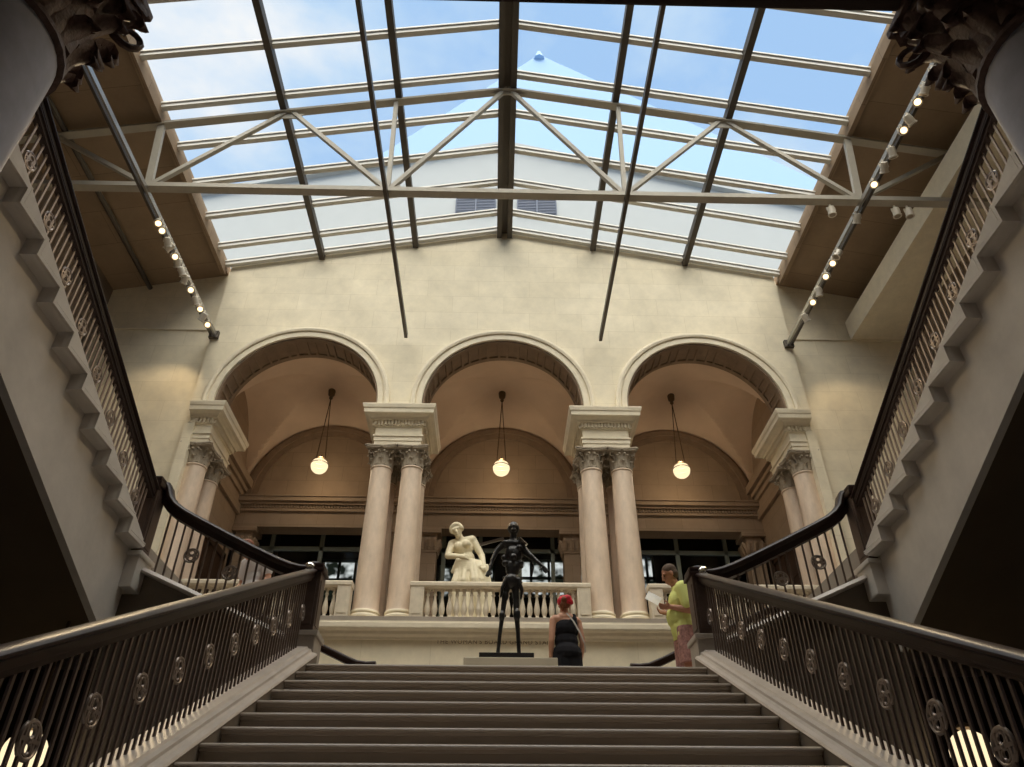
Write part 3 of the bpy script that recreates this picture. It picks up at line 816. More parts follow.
def lower_railing(s):
    x=s*2.0; ya,yb=1.9,7.36
    t=thing('stair_railing','bronze bar railing with wooden handrail along the %s side of the central stair'%SIDE[s],'railing',(x,yb,nos(yb)),'central stair railings')
    top=lambda y: nos(y)+.865
    b=B(); b.sweep(*slope_sweep(rail_profile(),(x,ya,top(ya)),(x,yb+.1,top(yb+.1)))); b.build('handrail',M['wood'],t,30)
    b=B(); pr=[(-.045,-.09),(-.045,-.10),(-.03,-.105),(-.03,-.125),(.03,-.125),(.03,-.105),(.045,-.10),(.045,-.09)]
    b.sweep(*slope_sweep(pr,(x,ya,top(ya)),(x,yb,top(yb)))); b.build('rail_channel',M['channel'],t)
    # stone curb with moulded faces
    pr=[(-.17,-.008),(-.185,-.004),(-.19,.004),(-.18,.02),(-.15,.03),(-.135,.045),(-.13,.065),(-.10,.075),(-.09,.09),(.09,.09),(.10,.075),(.13,.065),(.135,.045),(.15,.03),(.18,.02),(.19,.004),(.185,-.004),(.17,-.008)]
    b=B(); b.sweep(*slope_sweep(pr,(s*2.0,ya,nos(ya)),(s*2.0,yb+.02,nos(yb+.02)))); b.build('curb',M['curb'],t,25)
    zc=.09; L_=.865-.125-zc+.03
    me=bar_mesh(L_)
    sp=.44/6
    y=7.32-sp/2
    while y>2.3:
        inst('bar',me,(x,y,nos(y)+zc-.015),t); y-=sp
    for k in range(12):
        y=7.32-.44*k; inst('rosette',ROS,(x,y,nos(y)+.42),t)
    # newel
    n=thing('newel_post','dark bronze newel post on a stone block at the top of the %s stair railing'%SIDE[s],'newel post',(x,7.52,ZN),'newel posts')
    xc=x; yc=7.52
    b=B(); b.box(xc-.15,xc+.15,yc-.16,yc+.16,ZN,2.20,.012); b.box(xc-.17,xc+.17,yc-.18,yc+.18,2.20,2.25,.008); b.build('pedestal',M['stair'],n)
    b=B(); b.box(xc-.105,xc+.105,yc-.12,yc+.12,2.25,2.86,.006)
    for q in (-1,1): b.box(xc+q*.105-.008,xc+q*.105+.008,yc-.08,yc+.08,2.32,2.78,.004)
    b.box(xc-.075,xc+.075,yc-.128,yc+.128,2.32,2.78,.004); b.build('post',M['metal'],n)
    b=B(); b.box(xc-.13,xc+.13,yc-.14,yc+.14,2.86,2.90,.008); b.box(xc-.12,xc+.12,yc-.13,yc+.13,2.90,2.95,.015); b.lathe([(.07,0),(.075,.02),(.05,.045),(.0,.05)],16,(xc,yc,2.95)); b.build('cap',M['wood'],n,35)
    b=B(); b.ball((xc+s*.02,yc-.15,2.885),(.055,.03,.06),14); b.build('glint',M['glint'],n,60)  # bright ball stands in for the highlight on the curved rail end
for s in (-1,1): lower_railing(s)

# ------------------------------------------------------------------ lateral flights
YL=7.42
def lateral(s):
    t=thing('side_staircase','short stone flight rising %s from the landing behind the newel post'%('left' if s<0 else 'right'),'staircase',(s*2.3,8.8,ZN),'short side flights')
    ris=.149; run=.29
    for k in range(6):
        x0=2.25+run*k; x1=2.25+run*(k+1)+.03 if k<5 else 6.3
        z=ZN+ris*(k+1)
        a,c=sorted((s*x0,s*x1)); y0,y1=YL+.08,10.2
        B().box(a,c,y0,y1,z-ris-.02,z,.008).build('step' if k<5 else 'corner_landing',M['tread'],t)
    # corner landing joins return flight
    # outer face wall under the curb
    cz=lambda x: 2.20+.42*(abs(x)-2.1)
    b=B(); P=[(s*2.1,GZ),(s*3.86,GZ),(s*3.86,cz(3.86)-.06),(s*2.1,cz(2.1)-.06)]; b.prism(P,YL-.02,YL+.10,'xz'); b.build('string_wall',M['string'],t)
    r=thing('stair_railing','bronze bar railing with dark handrail climbing %sward from the newel post'%SIDE[s],'railing',(s*2.9,YL,cz(2.9)),'side flight railings')
    pr=[(-.11,-.06),(-.12,-.04),(-.10,-.015),(-.09,0),(.09,0),(.10,-.015),(.12,-.04),(.11,-.06)]
    pts=[(s*2.13,YL,cz(2.13)),(s*3.80,YL,cz(3.80))]
    b=B(); b.sweep(pr,pts,[((0,1,0),(0,0,1))]*2); b.build('curb',M['curb'],r)
    path=[(2.02,2.90),(2.12,2.905),(2.22,2.93),(2.35,2.98),(2.6,3.095),(2.95,3.265),(3.3,3.44),(3.45,3.52),(3.55,3.59),(3.62,3.67),(3.66,3.77),(3.70,3.83)]
    pts=[(s*x,YL,z) for x,z in path]; fr=[]
    for i in range(len(pts)):
        d=(Vector(pts[min(i+1,len(pts)-1)])-Vector(pts[max(0,i-1)])).normalized()
        n=Vector((-d.z,0,d.x))*(1 if d.x>0 else -1); fr.append(((0,1,0),n))
    b=B(); b.sweep([(a*1.15,c*1.5+.02) for a,c in rail_profile()],pts,fr); b.build('handrail',M['wood'],r,35)
    import bisect
    def rz(x):
        for (xa,za),(xb,zb) in zip(path,path[1:]):
            if xa<=x<=xb: return za+(zb-za)*(x-xa)/(xb-xa)
        return path[-1][1]
    x=2.20
    while x<3.62:
        h=rz(x)-.08-cz(x); b=B(); b.box(-.010,.010,-.0045,.0045,0,h,.0015); inst('bar',b.mesh('bar',M['bar']),(s*x,YL,cz(x)-.005),r); x+=.0926
    for x in (3.26,2.83,2.40):
        o=inst('rosette',ROS,(s*x,YL,cz(x)+.335+(.0)),r,(0,0,PI/2))
    # corner newel
    n=thing('newel_post','square dark newel post on a stone block at the %s corner landing'%SIDE[s],'newel post',(s*3.82,7.34,2.75),'newel posts')
    xc,yc=s*3.82,7.34
    b=B(); b.box(xc-.15,xc+.15,yc-.16,yc+.16,2.60,2.92,.01); b.box(xc-.17,xc+.17,yc-.18,yc+.18,2.92,2.97,.01); b.build('pedestal',M['stringer'],n)
    b=B(); b.box(xc-.11,xc+.11,yc-.11,yc+.11,2.97,3.72,.006); b.box(xc-.075,xc+.075,yc-.117,yc+.117,3.05,3.62,.004); b.box(xc-.117,xc+.117,yc-.075,yc+.075,3.05,3.62,.004); b.build('post',M['metal'],n)
    b=B(); b.box(xc-.135,xc+.135,yc-.135,yc+.135,3.72,3.78,.012); b.box(xc-.12,xc+.12,yc-.12,yc+.12,3.78,3.84,.02); b.build('cap',M['wood'],n,35)
    # far handrail on posts
    f=thing('landing_handrail','short dark wooden handrail at the back of the landing, %s side'%SIDE[s],'handrail',(s*2.3,10.1,ZN),'rear landing handrails')
    path=[(1.66,2.69),(1.78,2.685),(1.90,2.70),(2.05,2.76),(2.3,2.87),(2.7,3.05),(3.6,3.45),(3.9,3.5)]
    pts=[(s*x,10.1,z) for x,z in path]; fr=[]
    for i in range(len(pts)):
        d=(Vector(pts[min(i+1,len(pts)-1)])-Vector(pts[max(0,i-1)])).normalized(); nn=Vector((-d.z,0,d.x))*(1 if d.x>0 else -1); fr.append(((0,1,0),nn))
    b=B(); b.sweep([(a*.8,c*1.05) for a,c in rail_profile()],pts,fr); b.build('handrail',M['wood'],f,35)
    for x,z in ((1.80,2.62),(2.45,2.88)): B().tube([(s*x,10.1,ZN if x<2.3 else ZN+.15),(s*x,10.1,z)],.02,8).build('post',M['bar'],f,40)
for s in (-1,1): lateral(s)

# ------------------------------------------------------------------ return flights
def ret(s):
    t=thing('return_staircase','upper stone flight climbing towards the viewer along the %s side'%SIDE[s],'staircase',(s*X2,7.2,2.75),'return flights')
    run,rise=.375,.1594
    y_end=1.15
    js=range(-5,12)
    # step-profiled outer face
    low=[]
    for j in js:
        Y=5.335-run*j; z=3.655+rise*(j+1)
        low.append((Y,z-rise)); low.append((Y,z))      # vertical part of the profile, then tread line towards viewer
    low=low[1:]
    low=[p for p in low if p[0]>y_end]
    low.append((y_end,low[-1][1]))
    ytop=7.22
    low=[(ytop,low[0][1])]+low if low[0][0]<ytop else low
    up=[(y_end,barline(y_end)),(ytop,barline(ytop))]
    a,c=sorted((s*X2,s*(X2+.26)))
    b=B(); b.prism(low+up,a,c); b.build('stepped_face',M['stringer'],t)
    # moulded return and bead that follow the steps
    b=B(); f=[b.bm.verts.new((s*X2,p[0],p[1])) for p in low]; g=[b.bm.verts.new((s*(X2+.025),p[0]-.010,p[1]-.010)) for p in low]; h=[b.bm.verts.new((s*(X2+.095),p[0]-.026,p[1]-.026)) for p in low]
    for i in range(len(low)-1):
        b.bm.faces.new((f[i],f[i+1],g[i+1],g[i])); b.bm.faces.new((g[i],g[i+1],h[i+1],h[i]))
    def ribbon(o0,o1,d):
        P=[(p[0]+o0,p[1]+o0) for p in low[1:-1]]+[(p[0]+o1,p[1]+o1) for p in low[1:-1]][::-1]
        a,c=sorted((s*(X2-d),s*(X2+.002))); b.prism(P,a,c)
    ribbon(.0,.034,.026); ribbon(.052,.064,.012)
    b.build('step_moulding',M['stringer'],t)
    # plain string below, set back
    bot=lambda y: 2.13+.43*(7.17-y)
    a,c=sorted((s*(X2+.09),s*(X2+.16)))
    b=B(); b.prism([(7.30,bot(7.30)),(7.30,2.95),(y_end,barline(y_end)-.1),(y_end,bot(y_end))],a,c); b.build('string_panel',M['stringer'],t)
    a,c=sorted((s*(X2+.161),s*6.29))
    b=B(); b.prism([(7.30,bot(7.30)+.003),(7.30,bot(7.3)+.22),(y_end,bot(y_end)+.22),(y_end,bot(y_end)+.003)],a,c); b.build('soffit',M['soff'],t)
    # treads
    b=B(); a,c=sorted((s*(X2+.27),s*6.29)); b.prism([(run,0),(0,0),(0,.06),(-.0,.06),(-.03,.06),(-.03,.09)][:0] or [(0.03,0.1594),(0.03,.12),(0,.12),(0,-.05),(-run-.02,-.05),(-run-.02,.1594)],a,c); me=b.mesh('step',M['tread'])
    for j in range(15):
        y=7.10-run*j; z=2.78+rise*j
        if y-run<y_end: break
        inst('step',me,(0,y,z),t)
    # railing
    r=thing('stair_railing','bronze bar railing on the stepped stone string of the upper %s flight'%SIDE[s],'railing',(s*X2,5,barline(5)),'return flight railings')
    top=lambda y: barline(y)+.615
    x=s*(X2+.07); ya,yb=7.25,1.2
    b=B(); b.sweep(rail_profile(),[(x,ya,top(ya)),(x,yb,top(yb))],[((1,0,0),(0,0,1))]*2); b.build('handrail',M['wood'],r,30)
    b=B(); pr=[(-.04,-.09),(-.045,-.115),(-.03,-.12),(-.03,-.15),(.03,-.15),(.03,-.12),(.045,-.115),(.04,-.09)]
    b.sweep(pr,[(x,ya,top(ya)),(x,yb,top(yb))],[((1,0,0),(0,0,1))]*2); b.build('rail_channel',M['channel'],r)
    me=bar_mesh(.615-.13,m='barup'); sp=.4425/6
    y=7.16-sp/2
    y=5.16+sp/2+sp*26
    while y>1.9:
        if y<7.2: inst('bar',me,(x,y,barline(y)-.015),r)
        y-=sp
    for k in range(-4,8):
        y=5.16-.4425*k
        if y<7.1: inst('rosette',ROS,(x,y,barline(y)+.205),r)
for s in (-1,1): ret(s)

# ------------------------------------------------------------------ near ground-floor columns
def near():
    for s in (-1,1):
        x,y=s*2.76,2.09
        t=thing('column','polished blue grey column with dark carved capital at the upper %s corner'%SIDE[s],'column',(x,y,GZ),'ground floor columns')
        b=B(); b.box(x-.55,x+.55,y-.55,y+.55,GZ,GZ+.15,.02); b.lathe([(.52,.15),(.55,.2),(.52,.27),(.46,.29),(.45,.33),(.48,.37),(.44,.42)],32,(x,y,GZ)); b.build('base',M['shaftdark'],t,40)
        b=B(); b.lathe([(.44,.40),(.42,.5),(.42,2.0),(.40,3.8),(.385,5.16)],40,(x,y,GZ)); b.build('shaft',M['shaftdark'],t,40)
        b=B(); capital(b,(x,y,3.56),.385,.94,28,1.15)
        for (ra,rb,za,zb,n,ph,wd,cu) in ((.38,.50,.04,.26,14,.2,.075,.13),(.40,.56,.22,.50,14,.0,.08,.15),(.41,.62,.42,.74,12,.1,.085,.16)): acanthus(b,Vector((x,y,3.56)),ra,rb,za,zb,n,ph,wd,cu)
        b.build('capital',M['capdark'],t,50)
        b=B(); b.box(x-.46,x+.46,y-.46,y+.46,4.50,4.56,.01); b.build('abacus_block',M['capdark'],t)
near()

# ------------------------------------------------------------------ world outside
def outside():
    t=thing('rooftop_building','white gabled rooftop structure with two louvre vents behind the skylight','building',(0,24,14))
    b=B(); b.prism([(-20,14.3),(20,14.3),(20,23.2),(0,29.0),(-20,23.2)],22,30,'xz'); b.build('wall',M['stucco'],t)
    b=B()
    for s in (-1,1): b.beam((0,22,29.05),(s*20.5,22,23.1),16.6 if 0 else .5,.18,(0,0,1))
    b.build('roof_edge',M['stucco'],t)
    for x0,x1 in ((-2.08,-.34),(.56,2.27)):
        f=B().box(x0,x1,21.92,22.0,24.35,25.3).build('louvre_vent',M['louvre'],t)
        b=B()
        for k in range(9): 
            z=24.42+k*.1; b.box(x0+.05,x1-.05,21.86,21.92,z,z+.05)
        b.box((x0+x1)/2-.03,(x0+x1)/2+.03,21.84,21.92,24.35,25.3); b.build('slat',M['louvre'],f)
    b=B()
    px,pz=5.1,103.3
    P=[(px-50,60,pz-60),(px+73,60,pz-60),(px+73,120,pz-60),(px-50,120,pz-60)]
    ap=b.bm.verts.new((px,62,pz)); v=[b.bm.verts.new(p) for p in P]; g=[b.bm.verts.new((p[0],p[1],0)) for p in P]
    for i in range(4):
        b.bm.faces.new((v[i],v[(i+1)%4],ap)); b.bm.faces.new((g[i],g[(i+1)%4],v[(i+1)%4],v[i]))
    b.lathe([(.8,-1.2),(.3,.5),(.05,.9)],8,(px,62,pz))
    tag(b.build('tower_block',M['bluetower']),'hazy blue pyramid roofed tower beyond the skylight','tower')
outside()

# ------------------------------------------------------------------ statues
def marble_statue():
    t=thing('marble_statue','pale marble statue of a half draped leaning woman behind the balustrade','statue',(-.74,17.75,F2))
    b=B(); b.box(-.42,.42,-.38,.38,0,.12,.02); b.build('pedestal',M['balus'],t,local=True)
    b=B(); z=.12
    # legs (weight on the right leg, knees bent), facing -Y
    b.caps([(-.10,.0,z+.06),(-.13,-.03,z+.50),(-.06,.02,z+.98)],[.06,.085,.125]); b.caps([(-.10,0,z+.05),(-.11,-.17,z+.03)],[.055,.04])
    b.caps([(.20,.05,z+.06),(.20,-.12,z+.52),(.14,.0,z+.98)],[.055,.08,.12]); b.caps([(.20,.05,z+.05),(.22,-.12,z+.03)],[.055,.04])
    b.ball((.03,.02,z+1.02),(.20,.15,.15)); b.ball((.0,.0,z+1.17),(.155,.12,.16)); b.ball((-.03,-.03,z+1.36),(.175,.125,.17))
    b.caps([(-.20,-.03,z+1.46),(.12,-.03,z+1.49)],[.075,.08]); b.ball((-.10,-.13,z+1.36),.075); b.ball((.04,-.13,z+1.38),.075)
    b.caps([(-.06,-.04,z+1.47),(-.09,-.09,z+1.57)],[.075,.062])
    hc=Vector((-.11,-.14,z+1.645)); rt=Matrix.Rotation(rad(22),4,'X')@Matrix.Rotation(rad(-14),4,'Y')
    def Q(x,y,zz): return hc+(rt.to_3x3()@Vector((x,y,zz)))
    b.ball(hc,(.078,.098,.112),14,rt); b.ball(Q(0,-.03,-.055),(.055,.06,.06),12,rt)
    b.caps([Q(0,-.09,.02),Q(0,-.118,-.025)],[.012,.018]); b.ball(Q(0,-.095,-.062),(.025,.014,.010),8,rt); b.ball(Q(0,-.075,-.10),(.03,.025,.022),8,rt)
    for q in (-1,1): b.ball(Q(q*.036,-.088,.012),(.02,.010,.009),8,rt)
    b.caps([Q(-.045,-.088,.035),Q(.045,-.088,.035)],[.013,.013])
    for k in range(9):
        a=PI*(k/8); b.ball(Q(.088*cos(a),-.045,.02+.085*sin(a)),.036,8); b.ball(Q(.088*cos(a),.01,.01+.105*sin(a)),.04,8); b.ball(Q(.075*cos(a),.06,.0+.09*sin(a)),.04,8)
    b.ball(Q(0,.115,.01),.062,10)
    # arm across the body
    b.caps([(-.22,-.03,z+1.46),(-.27,-.14,z+1.20),(-.02,-.22,z+1.12)],[.068,.058,.042])
    for k,l in enumerate((.075,.085,.08,.062)): b.caps([(-.0,-.225,z+1.145-.018*k),(.05,-.23,z+1.15-.024*k),(.05+l*.5,-.205,z+1.14-.026*k)],[.013,.012,.010],8)
    b.caps([(-.01,-.22,z+1.14),(.02,-.22,z+1.18)],[.014,.011],8); b.ball((.0,-.22,z+1.115),(.045,.025,.045))
    # arm down to the drapery
    b.caps([(.14,-.02,z+1.48),(.27,.0,z+1.20),(.31,-.12,z+.98)],[.068,.055,.04]); b.ball((.315,-.14,z+.95),(.03,.03,.045))
    for k,l in enumerate((.07,.08,.075,.06)): b.caps([(.29+.018*k,-.16,z+.93),(.288+.02*k,-.175,z+.90),(.287+.02*k,-.165,z+.90-l*.6)],[.012,.011,.010],8)
    b.caps([(.285,-.14,z+.95),(.262,-.17,z+.92)],[.013,.011],8)
    o=blob(b,'figure',M['marble'],t,.011,smooth_it=3)
    b=B()
    for k in range(9):
        a=-.26+k*.062; b.caps([(a*.6+.06,-.12-.03*sin(k*2.1),z+1.06-.015*abs(k-4)),(a*.85+.05,-.17+.04*sin(k*1.7),z+.72),(a+.03,-.12+.05*cos(k*2.3),z+.30),(a*1.1+.03,-.08+.04*sin(k*1.3),z+.04)],[.05,.055,.05,.055],8)
    for k in range(6): b.caps([(-.20+.02*k,-.10-.02*k,z+.93+.03*k),(.05,-.17,z+.90+.035*k),(.27,-.12+.01*k,z+.96+.015*k)],[.04,.045,.05],8)
    for k in range(5): b.caps([(.28+.02*k,-.13,z+.95),(.34+.015*k,-.10,z+.6),(.30+.03*k,-.08,z+.2)],[.035,.03,.03],8)
    b.caps([(-.2,.1,z+1.0),(.0,.17,z+1.05),(.22,.12,z+1.0)],[.05,.06,.05]); b.caps([(-.1,.13,z+.9),(-.1,.12,z+.05)],[.1,.1]); b.caps([(.12,.13,z+.9),(.12,.12,z+.05)],[.1,.1])
    blob(b,'drapery',M['marble'],t,.012,smooth_it=2)
    t.scale=(1.50,1.50,1.455); t.rotation_euler=(0,rad(-4),rad(-8))
marble_statue()
def bronze_statue():
    X,Y=.11,9.8
    p=thing('plinth','low pale stone plinth under the bronze figure on the landing','plinth',(X-.03,9.75,ZN))
    B().box(-.57,.57,-.40,.40,0,.70,.012).build('block',M['plinth'],p,local=True)
    B().box(-.60,.60,-.43,.43,0,.08,.01).build('foot',M['plinth'],p,local=True)
    t=thing('bronze_statue','tall thin dark bronze standing figure on a black base','statue',(X-.08,9.75,2.56))
    B().box(-.34,.34,-.26,.26,0,.09,.006).build('base',M['black'],t,local=True)
    b=B(); ox=.05
    # long legs
    L1=[(-.11,-.02,.10),(-.085,-.01,.38),(-.05,.0,.66),(-.02,.0,.92),(.03,.0,1.10)]
    L2=[(.165,.02,.10),(.15,.0,.40),(.13,-.01,.68),(.125,.0,.92),(.10,.0,1.10)]
    b.caps(L1,[.024,.026,.032,.040,.06],10); b.caps(L2,[.026,.028,.040,.048,.06],10)
    b.ball((-.06,-.02,.62),(.04,.045,.07)); b.ball((.135,-.02,.64),(.05,.05,.09)); b.ball((-.02,0,.90),(.05,.05,.08))
    b.caps([(-.11,-.02,.11),(-.12,-.15,.105)],[.03,.022],8); b.caps([(.165,.02,.11),(.175,-.12,.105)],[.03,.022],8)
    b.ball((.07,0,1.10),(.11,.09,.11)); b.ball((.08,0,1.28),(.10,.09,.15)); b.ball((.09,.0,1.47),(.125,.10,.16)); b.ball((.07,.0,1.62),(.14,.09,.07))
    for k in range(26):
        a=R.uniform(0,2*PI); b.ball((.08+.12*cos(a),.09*sin(a),R.uniform(1.05,1.66)),R.uniform(.02,.05),8)
    b.caps([(.08,0,1.64),(.09,-.02,1.74)],[.05,.05]); b.ball((.09,-.03,1.85),(.085,.095,.095)); b.ball((.09,-.12,1.84),(.02,.03,.03)); b.ball((.09,-.10,1.79),(.04,.04,.025))
    # left arm: stretched sideways; right arm: hanging out and down
    b.caps([(-.04,0,1.63),(-.14,-.02,1.52),(-.20,-.06,1.36),(-.235,-.10,1.20)],[.05,.04,.028,.018],10)
    b.caps([(.18,0,1.62),(.27,-.02,1.50),(.40,-.06,1.36),(.50,-.10,1.26)],[.055,.045,.03,.02],10)
    b.caps([(.30,-.02,1.46),(.36,.0,1.30),(.34,.02,1.18)],[.02,.016,.01],8)
    for (hx,hy,hz,dx) in ((-.235,-.10,1.19,-.3),(.50,-.10,1.25,.5)):
        for k,l in enumerate((.07,.085,.08,.06)): b.caps([(hx+(k-1.5)*.016,hy-.005,hz),(hx+(k-1.5)*.022+dx*.06,hy-.02,hz-l)],[.011,.008],8)
        b.caps([(hx-dx*.05,hy,hz+.01),(hx-dx*.13,hy-.02,hz-.04)],[.011,.009],8)
    b.caps([(-.0,-.05,1.12),(-.06,-.07,.98),(-.08,-.05,.86)],[.035,.025,.012],8); b.caps([(.16,-.05,1.10),(.20,-.06,.95),(.19,-.04,.84)],[.035,.025,.012],8)
    blob(b,'figure',M['bronze'],t,.009,smooth_it=1)
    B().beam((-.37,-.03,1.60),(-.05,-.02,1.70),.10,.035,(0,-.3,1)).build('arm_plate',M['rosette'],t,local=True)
    B().beam((.17,-.05,1.70),(.27,-.05,1.60),.09,.035,(0,-.3,1)).build('shoulder_glint',M['glint'],t,local=True)  # bright slab shaped as the glint on the shoulder
bronze_statue()

# ------------------------------------------------------------------ people (local: facing +Y)
def head(b,c,tilt=0.,k=1.):
    """c: centre of skull; tilt: nod forward in degrees"""
    m=Matrix.Translation(c)@Matrix.Rotation(rad(-tilt),4,'X')
    def P(x,y,z): return m@Vector((x*k,y*k,z*k))
    rt=Matrix.Rotation(rad(-tilt),4,'X')
    b.ball(P(0,-.01,.03),(.076*k,.096*k,.092*k),14,rt); b.ball(P(0,.025,-.05),(.058*k,.07*k,.075*k),12,rt); b.ball(P(0,.06,-.10),(.032*k,.03*k,.025*k),10,rt)
    b.caps([P(0,.088,.01),P(0,.108,-.028)],[.012*k,.017*k],8)                # nose
    b.ball(P(0,.092,-.068),(.024*k,.012*k,.008*k),8,rt); b.ball(P(0,.090,-.082),(.022*k,.012*k,.008*k),8,rt)
    b.caps([P(-.045,.078,.022),P(.045,.078,.022)],[.014*k,.014*k],8)          # brow
    for s in (-1,1): b.ball(P(s*.078,-.005,-.015),(.012*k,.022*k,.034*k),8,rt)
    return P
def hand(b,w,d,palm_n,side,curl=.6,k=1.):
    """w wrist, d direction of the fingers, palm_n normal out of the palm, side +1/-1 thumb side"""
    w=Vector(w); d=Vector(d).normalized(); n=Vector(palm_n).normalized(); n=(n-d*n.dot(d)).normalized(); a=d.cross(n)*side
    pc=w+d*.05*k
    rot=Matrix((a,d,n)).transposed().to_4x4()
    b.ball(pc,(.042*k,.055*k,.018*k),10,rot)
    for i,l in enumerate((.072,.082,.076,.058)):
        o=w+d*.092*k+a*(.030-.020*i)*k
        p1=o+d*l*.45*k+n*curl*.014*k; p2=p1+(d*(1-curl*.6)+n*curl).normalized()*l*.32*k; p3=p2+(d*(1-curl)+n*curl*1.3).normalized()*l*.25*k
        b.caps([o,p1,p2,p3],[.0098*k,.009*k,.0082*k,.007*k],8)
    t0=w+d*.025*k+a*.032*k; t1=t0+(a*.7+d*.6).normalized()*.042*k+n*.008*k; t2=t1+(d*.9+n*curl*.5).normalized()*.032*k
    b.caps([t0,t1,t2],[.014*k,.011*k,.009*k],8)
def eyes(P,parent):
    for s in (-1,1): B().ball(P(s*.031,.080,.002),.010,10).build('eye',M['eye'],parent,60,local=True)
def man():
    t=thing('person','person in a lime yellow T-shirt and faded shorts reading a leaflet by the railing','person',(2.17,9.1,ZN),None,PI/2)
    b=B()
    for s in (-1,1):
        x=s*.105
        b.caps([(x,-.02,.08),(x,-.03,.28),(x,.01,.49),(s*.095,0,.90)],[.042,.058,.062,.09])
        b.caps([(x,-.03,.055),(x,.07,.045),(s*.12,.17,.035)],[.042,.04,.033])
    b.ball((0,0,.96),(.165,.125,.13)); b.ball((0,.025,1.12),(.155,.13,.15)); b.ball((0,.0,1.30),(.175,.125,.18)); b.caps([(-.16,0,1.43),(.16,0,1.43)],[.075,.075])
    b.caps([(0,.0,1.45),(0,.055,1.575)],[.062,.056])
    P=head(b,(0,.09,1.665),24)
    arms=[]
    for s in (-1,1):
        sh=Vector((s*.20,0,1.42)); el=Vector((s*.25,-.05,1.13)); wr=Vector((s*.12,.15,1.21)); arms.append((sh,el,wr))
        b.caps([sh,el],[.058,.045]); b.caps([el,el.lerp(wr,.35),wr],[.045,.044,.03])
        hand(b,wr,(-s*.25,1,.12),(-s*.8,0,.45),1 if s>0 else -1,.75)
    blob(b,'body',M['skin2'],t,.0075)
    eyes(P,t)
    b=B(); m=Matrix.Rotation(rad(-24),4,'X')
    b.ball(P(0,-.022,.048),(.083,.098,.087),16,m); b.ball(P(0,-.05,-.01),(.078,.062,.07),14,m)
    blob(b,'hair',M['hairgrey'],t,.008,cuts=[(P(0,.06,.05),m.to_3x3()@Vector((0,1,-.25)))])
    b=B(); b.ball((0,.0,.98),(.195,.155,.16)); b.ball((0,.03,1.12),(.185,.165,.17)); b.ball((0,.0,1.30),(.20,.15,.19)); b.caps([(-.18,0,1.435),(.18,0,1.435)],[.085,.085]); b.caps([(0,0,1.44),(0,.02,1.50)],[.085,.075])
    b.caps([(-.09,0,.9),(-.09,0,.8)],[.12,.12]); b.caps([(.09,0,.9),(.09,0,.8)],[.12,.12])
    for sh,el,wr in arms: b.caps([sh,sh.lerp(el,.72)],[.085,.082])
    blob(b,'t_shirt',M['yellow'],t,.009,cuts=[((0,0,.86),(0,0,-1)),((0,.02,1.505),(0,.2,1))])
    b=B()
    for s in (-1,1): b.caps([(s*.10,0,.95),(s*.115,.005,.50)],[.115,.115])
    b.ball((0,0,.95),(.18,.14,.12))
    blob(b,'shorts',M['shorts'],t,.009,cuts=[((0,0,.55),(0,0,-1)),((0,0,.97),(0,0,1))])
    for s in (-1,1):
        b=B(); b.caps([(s*.105,-.05,.045),(s*.11,.06,.045),(s*.12,.175,.035)],[.05,.048,.042]); 
        blob(b,'shoe',M['shoe'],t,.008,cuts=[((0,0,.005),(0,0,-1)),((0,0,.085),(0,0,1))])
    # leaflet held in both hands
    l=thing('leaflet','open white paper leaflet held by the person in yellow','leaflet',(2.17-.25,9.1,ZN+1.37),None,PI/2)
    b=B()
    for s in (-1,1):
        P4=[(0,.0,-.05),(s*.13,.0,-.06),(s*.13,.16,.03),(0,.14,.06)]
        v0=[b.bm.verts.new(p) for p in P4]; v1=[b.bm.verts.new((p[0],p[1]-.002,p[2]+.003)) for p in P4]
        b.bm.faces.new(v0); b.bm.faces.new(v1[::-1])
        for i in range(4): b.bm.faces.new((v0[i],v0[(i+1)%4],v1[(i+1)%4],v1[i]))
    b.build('page',M['paper'],l,local=True)
man()
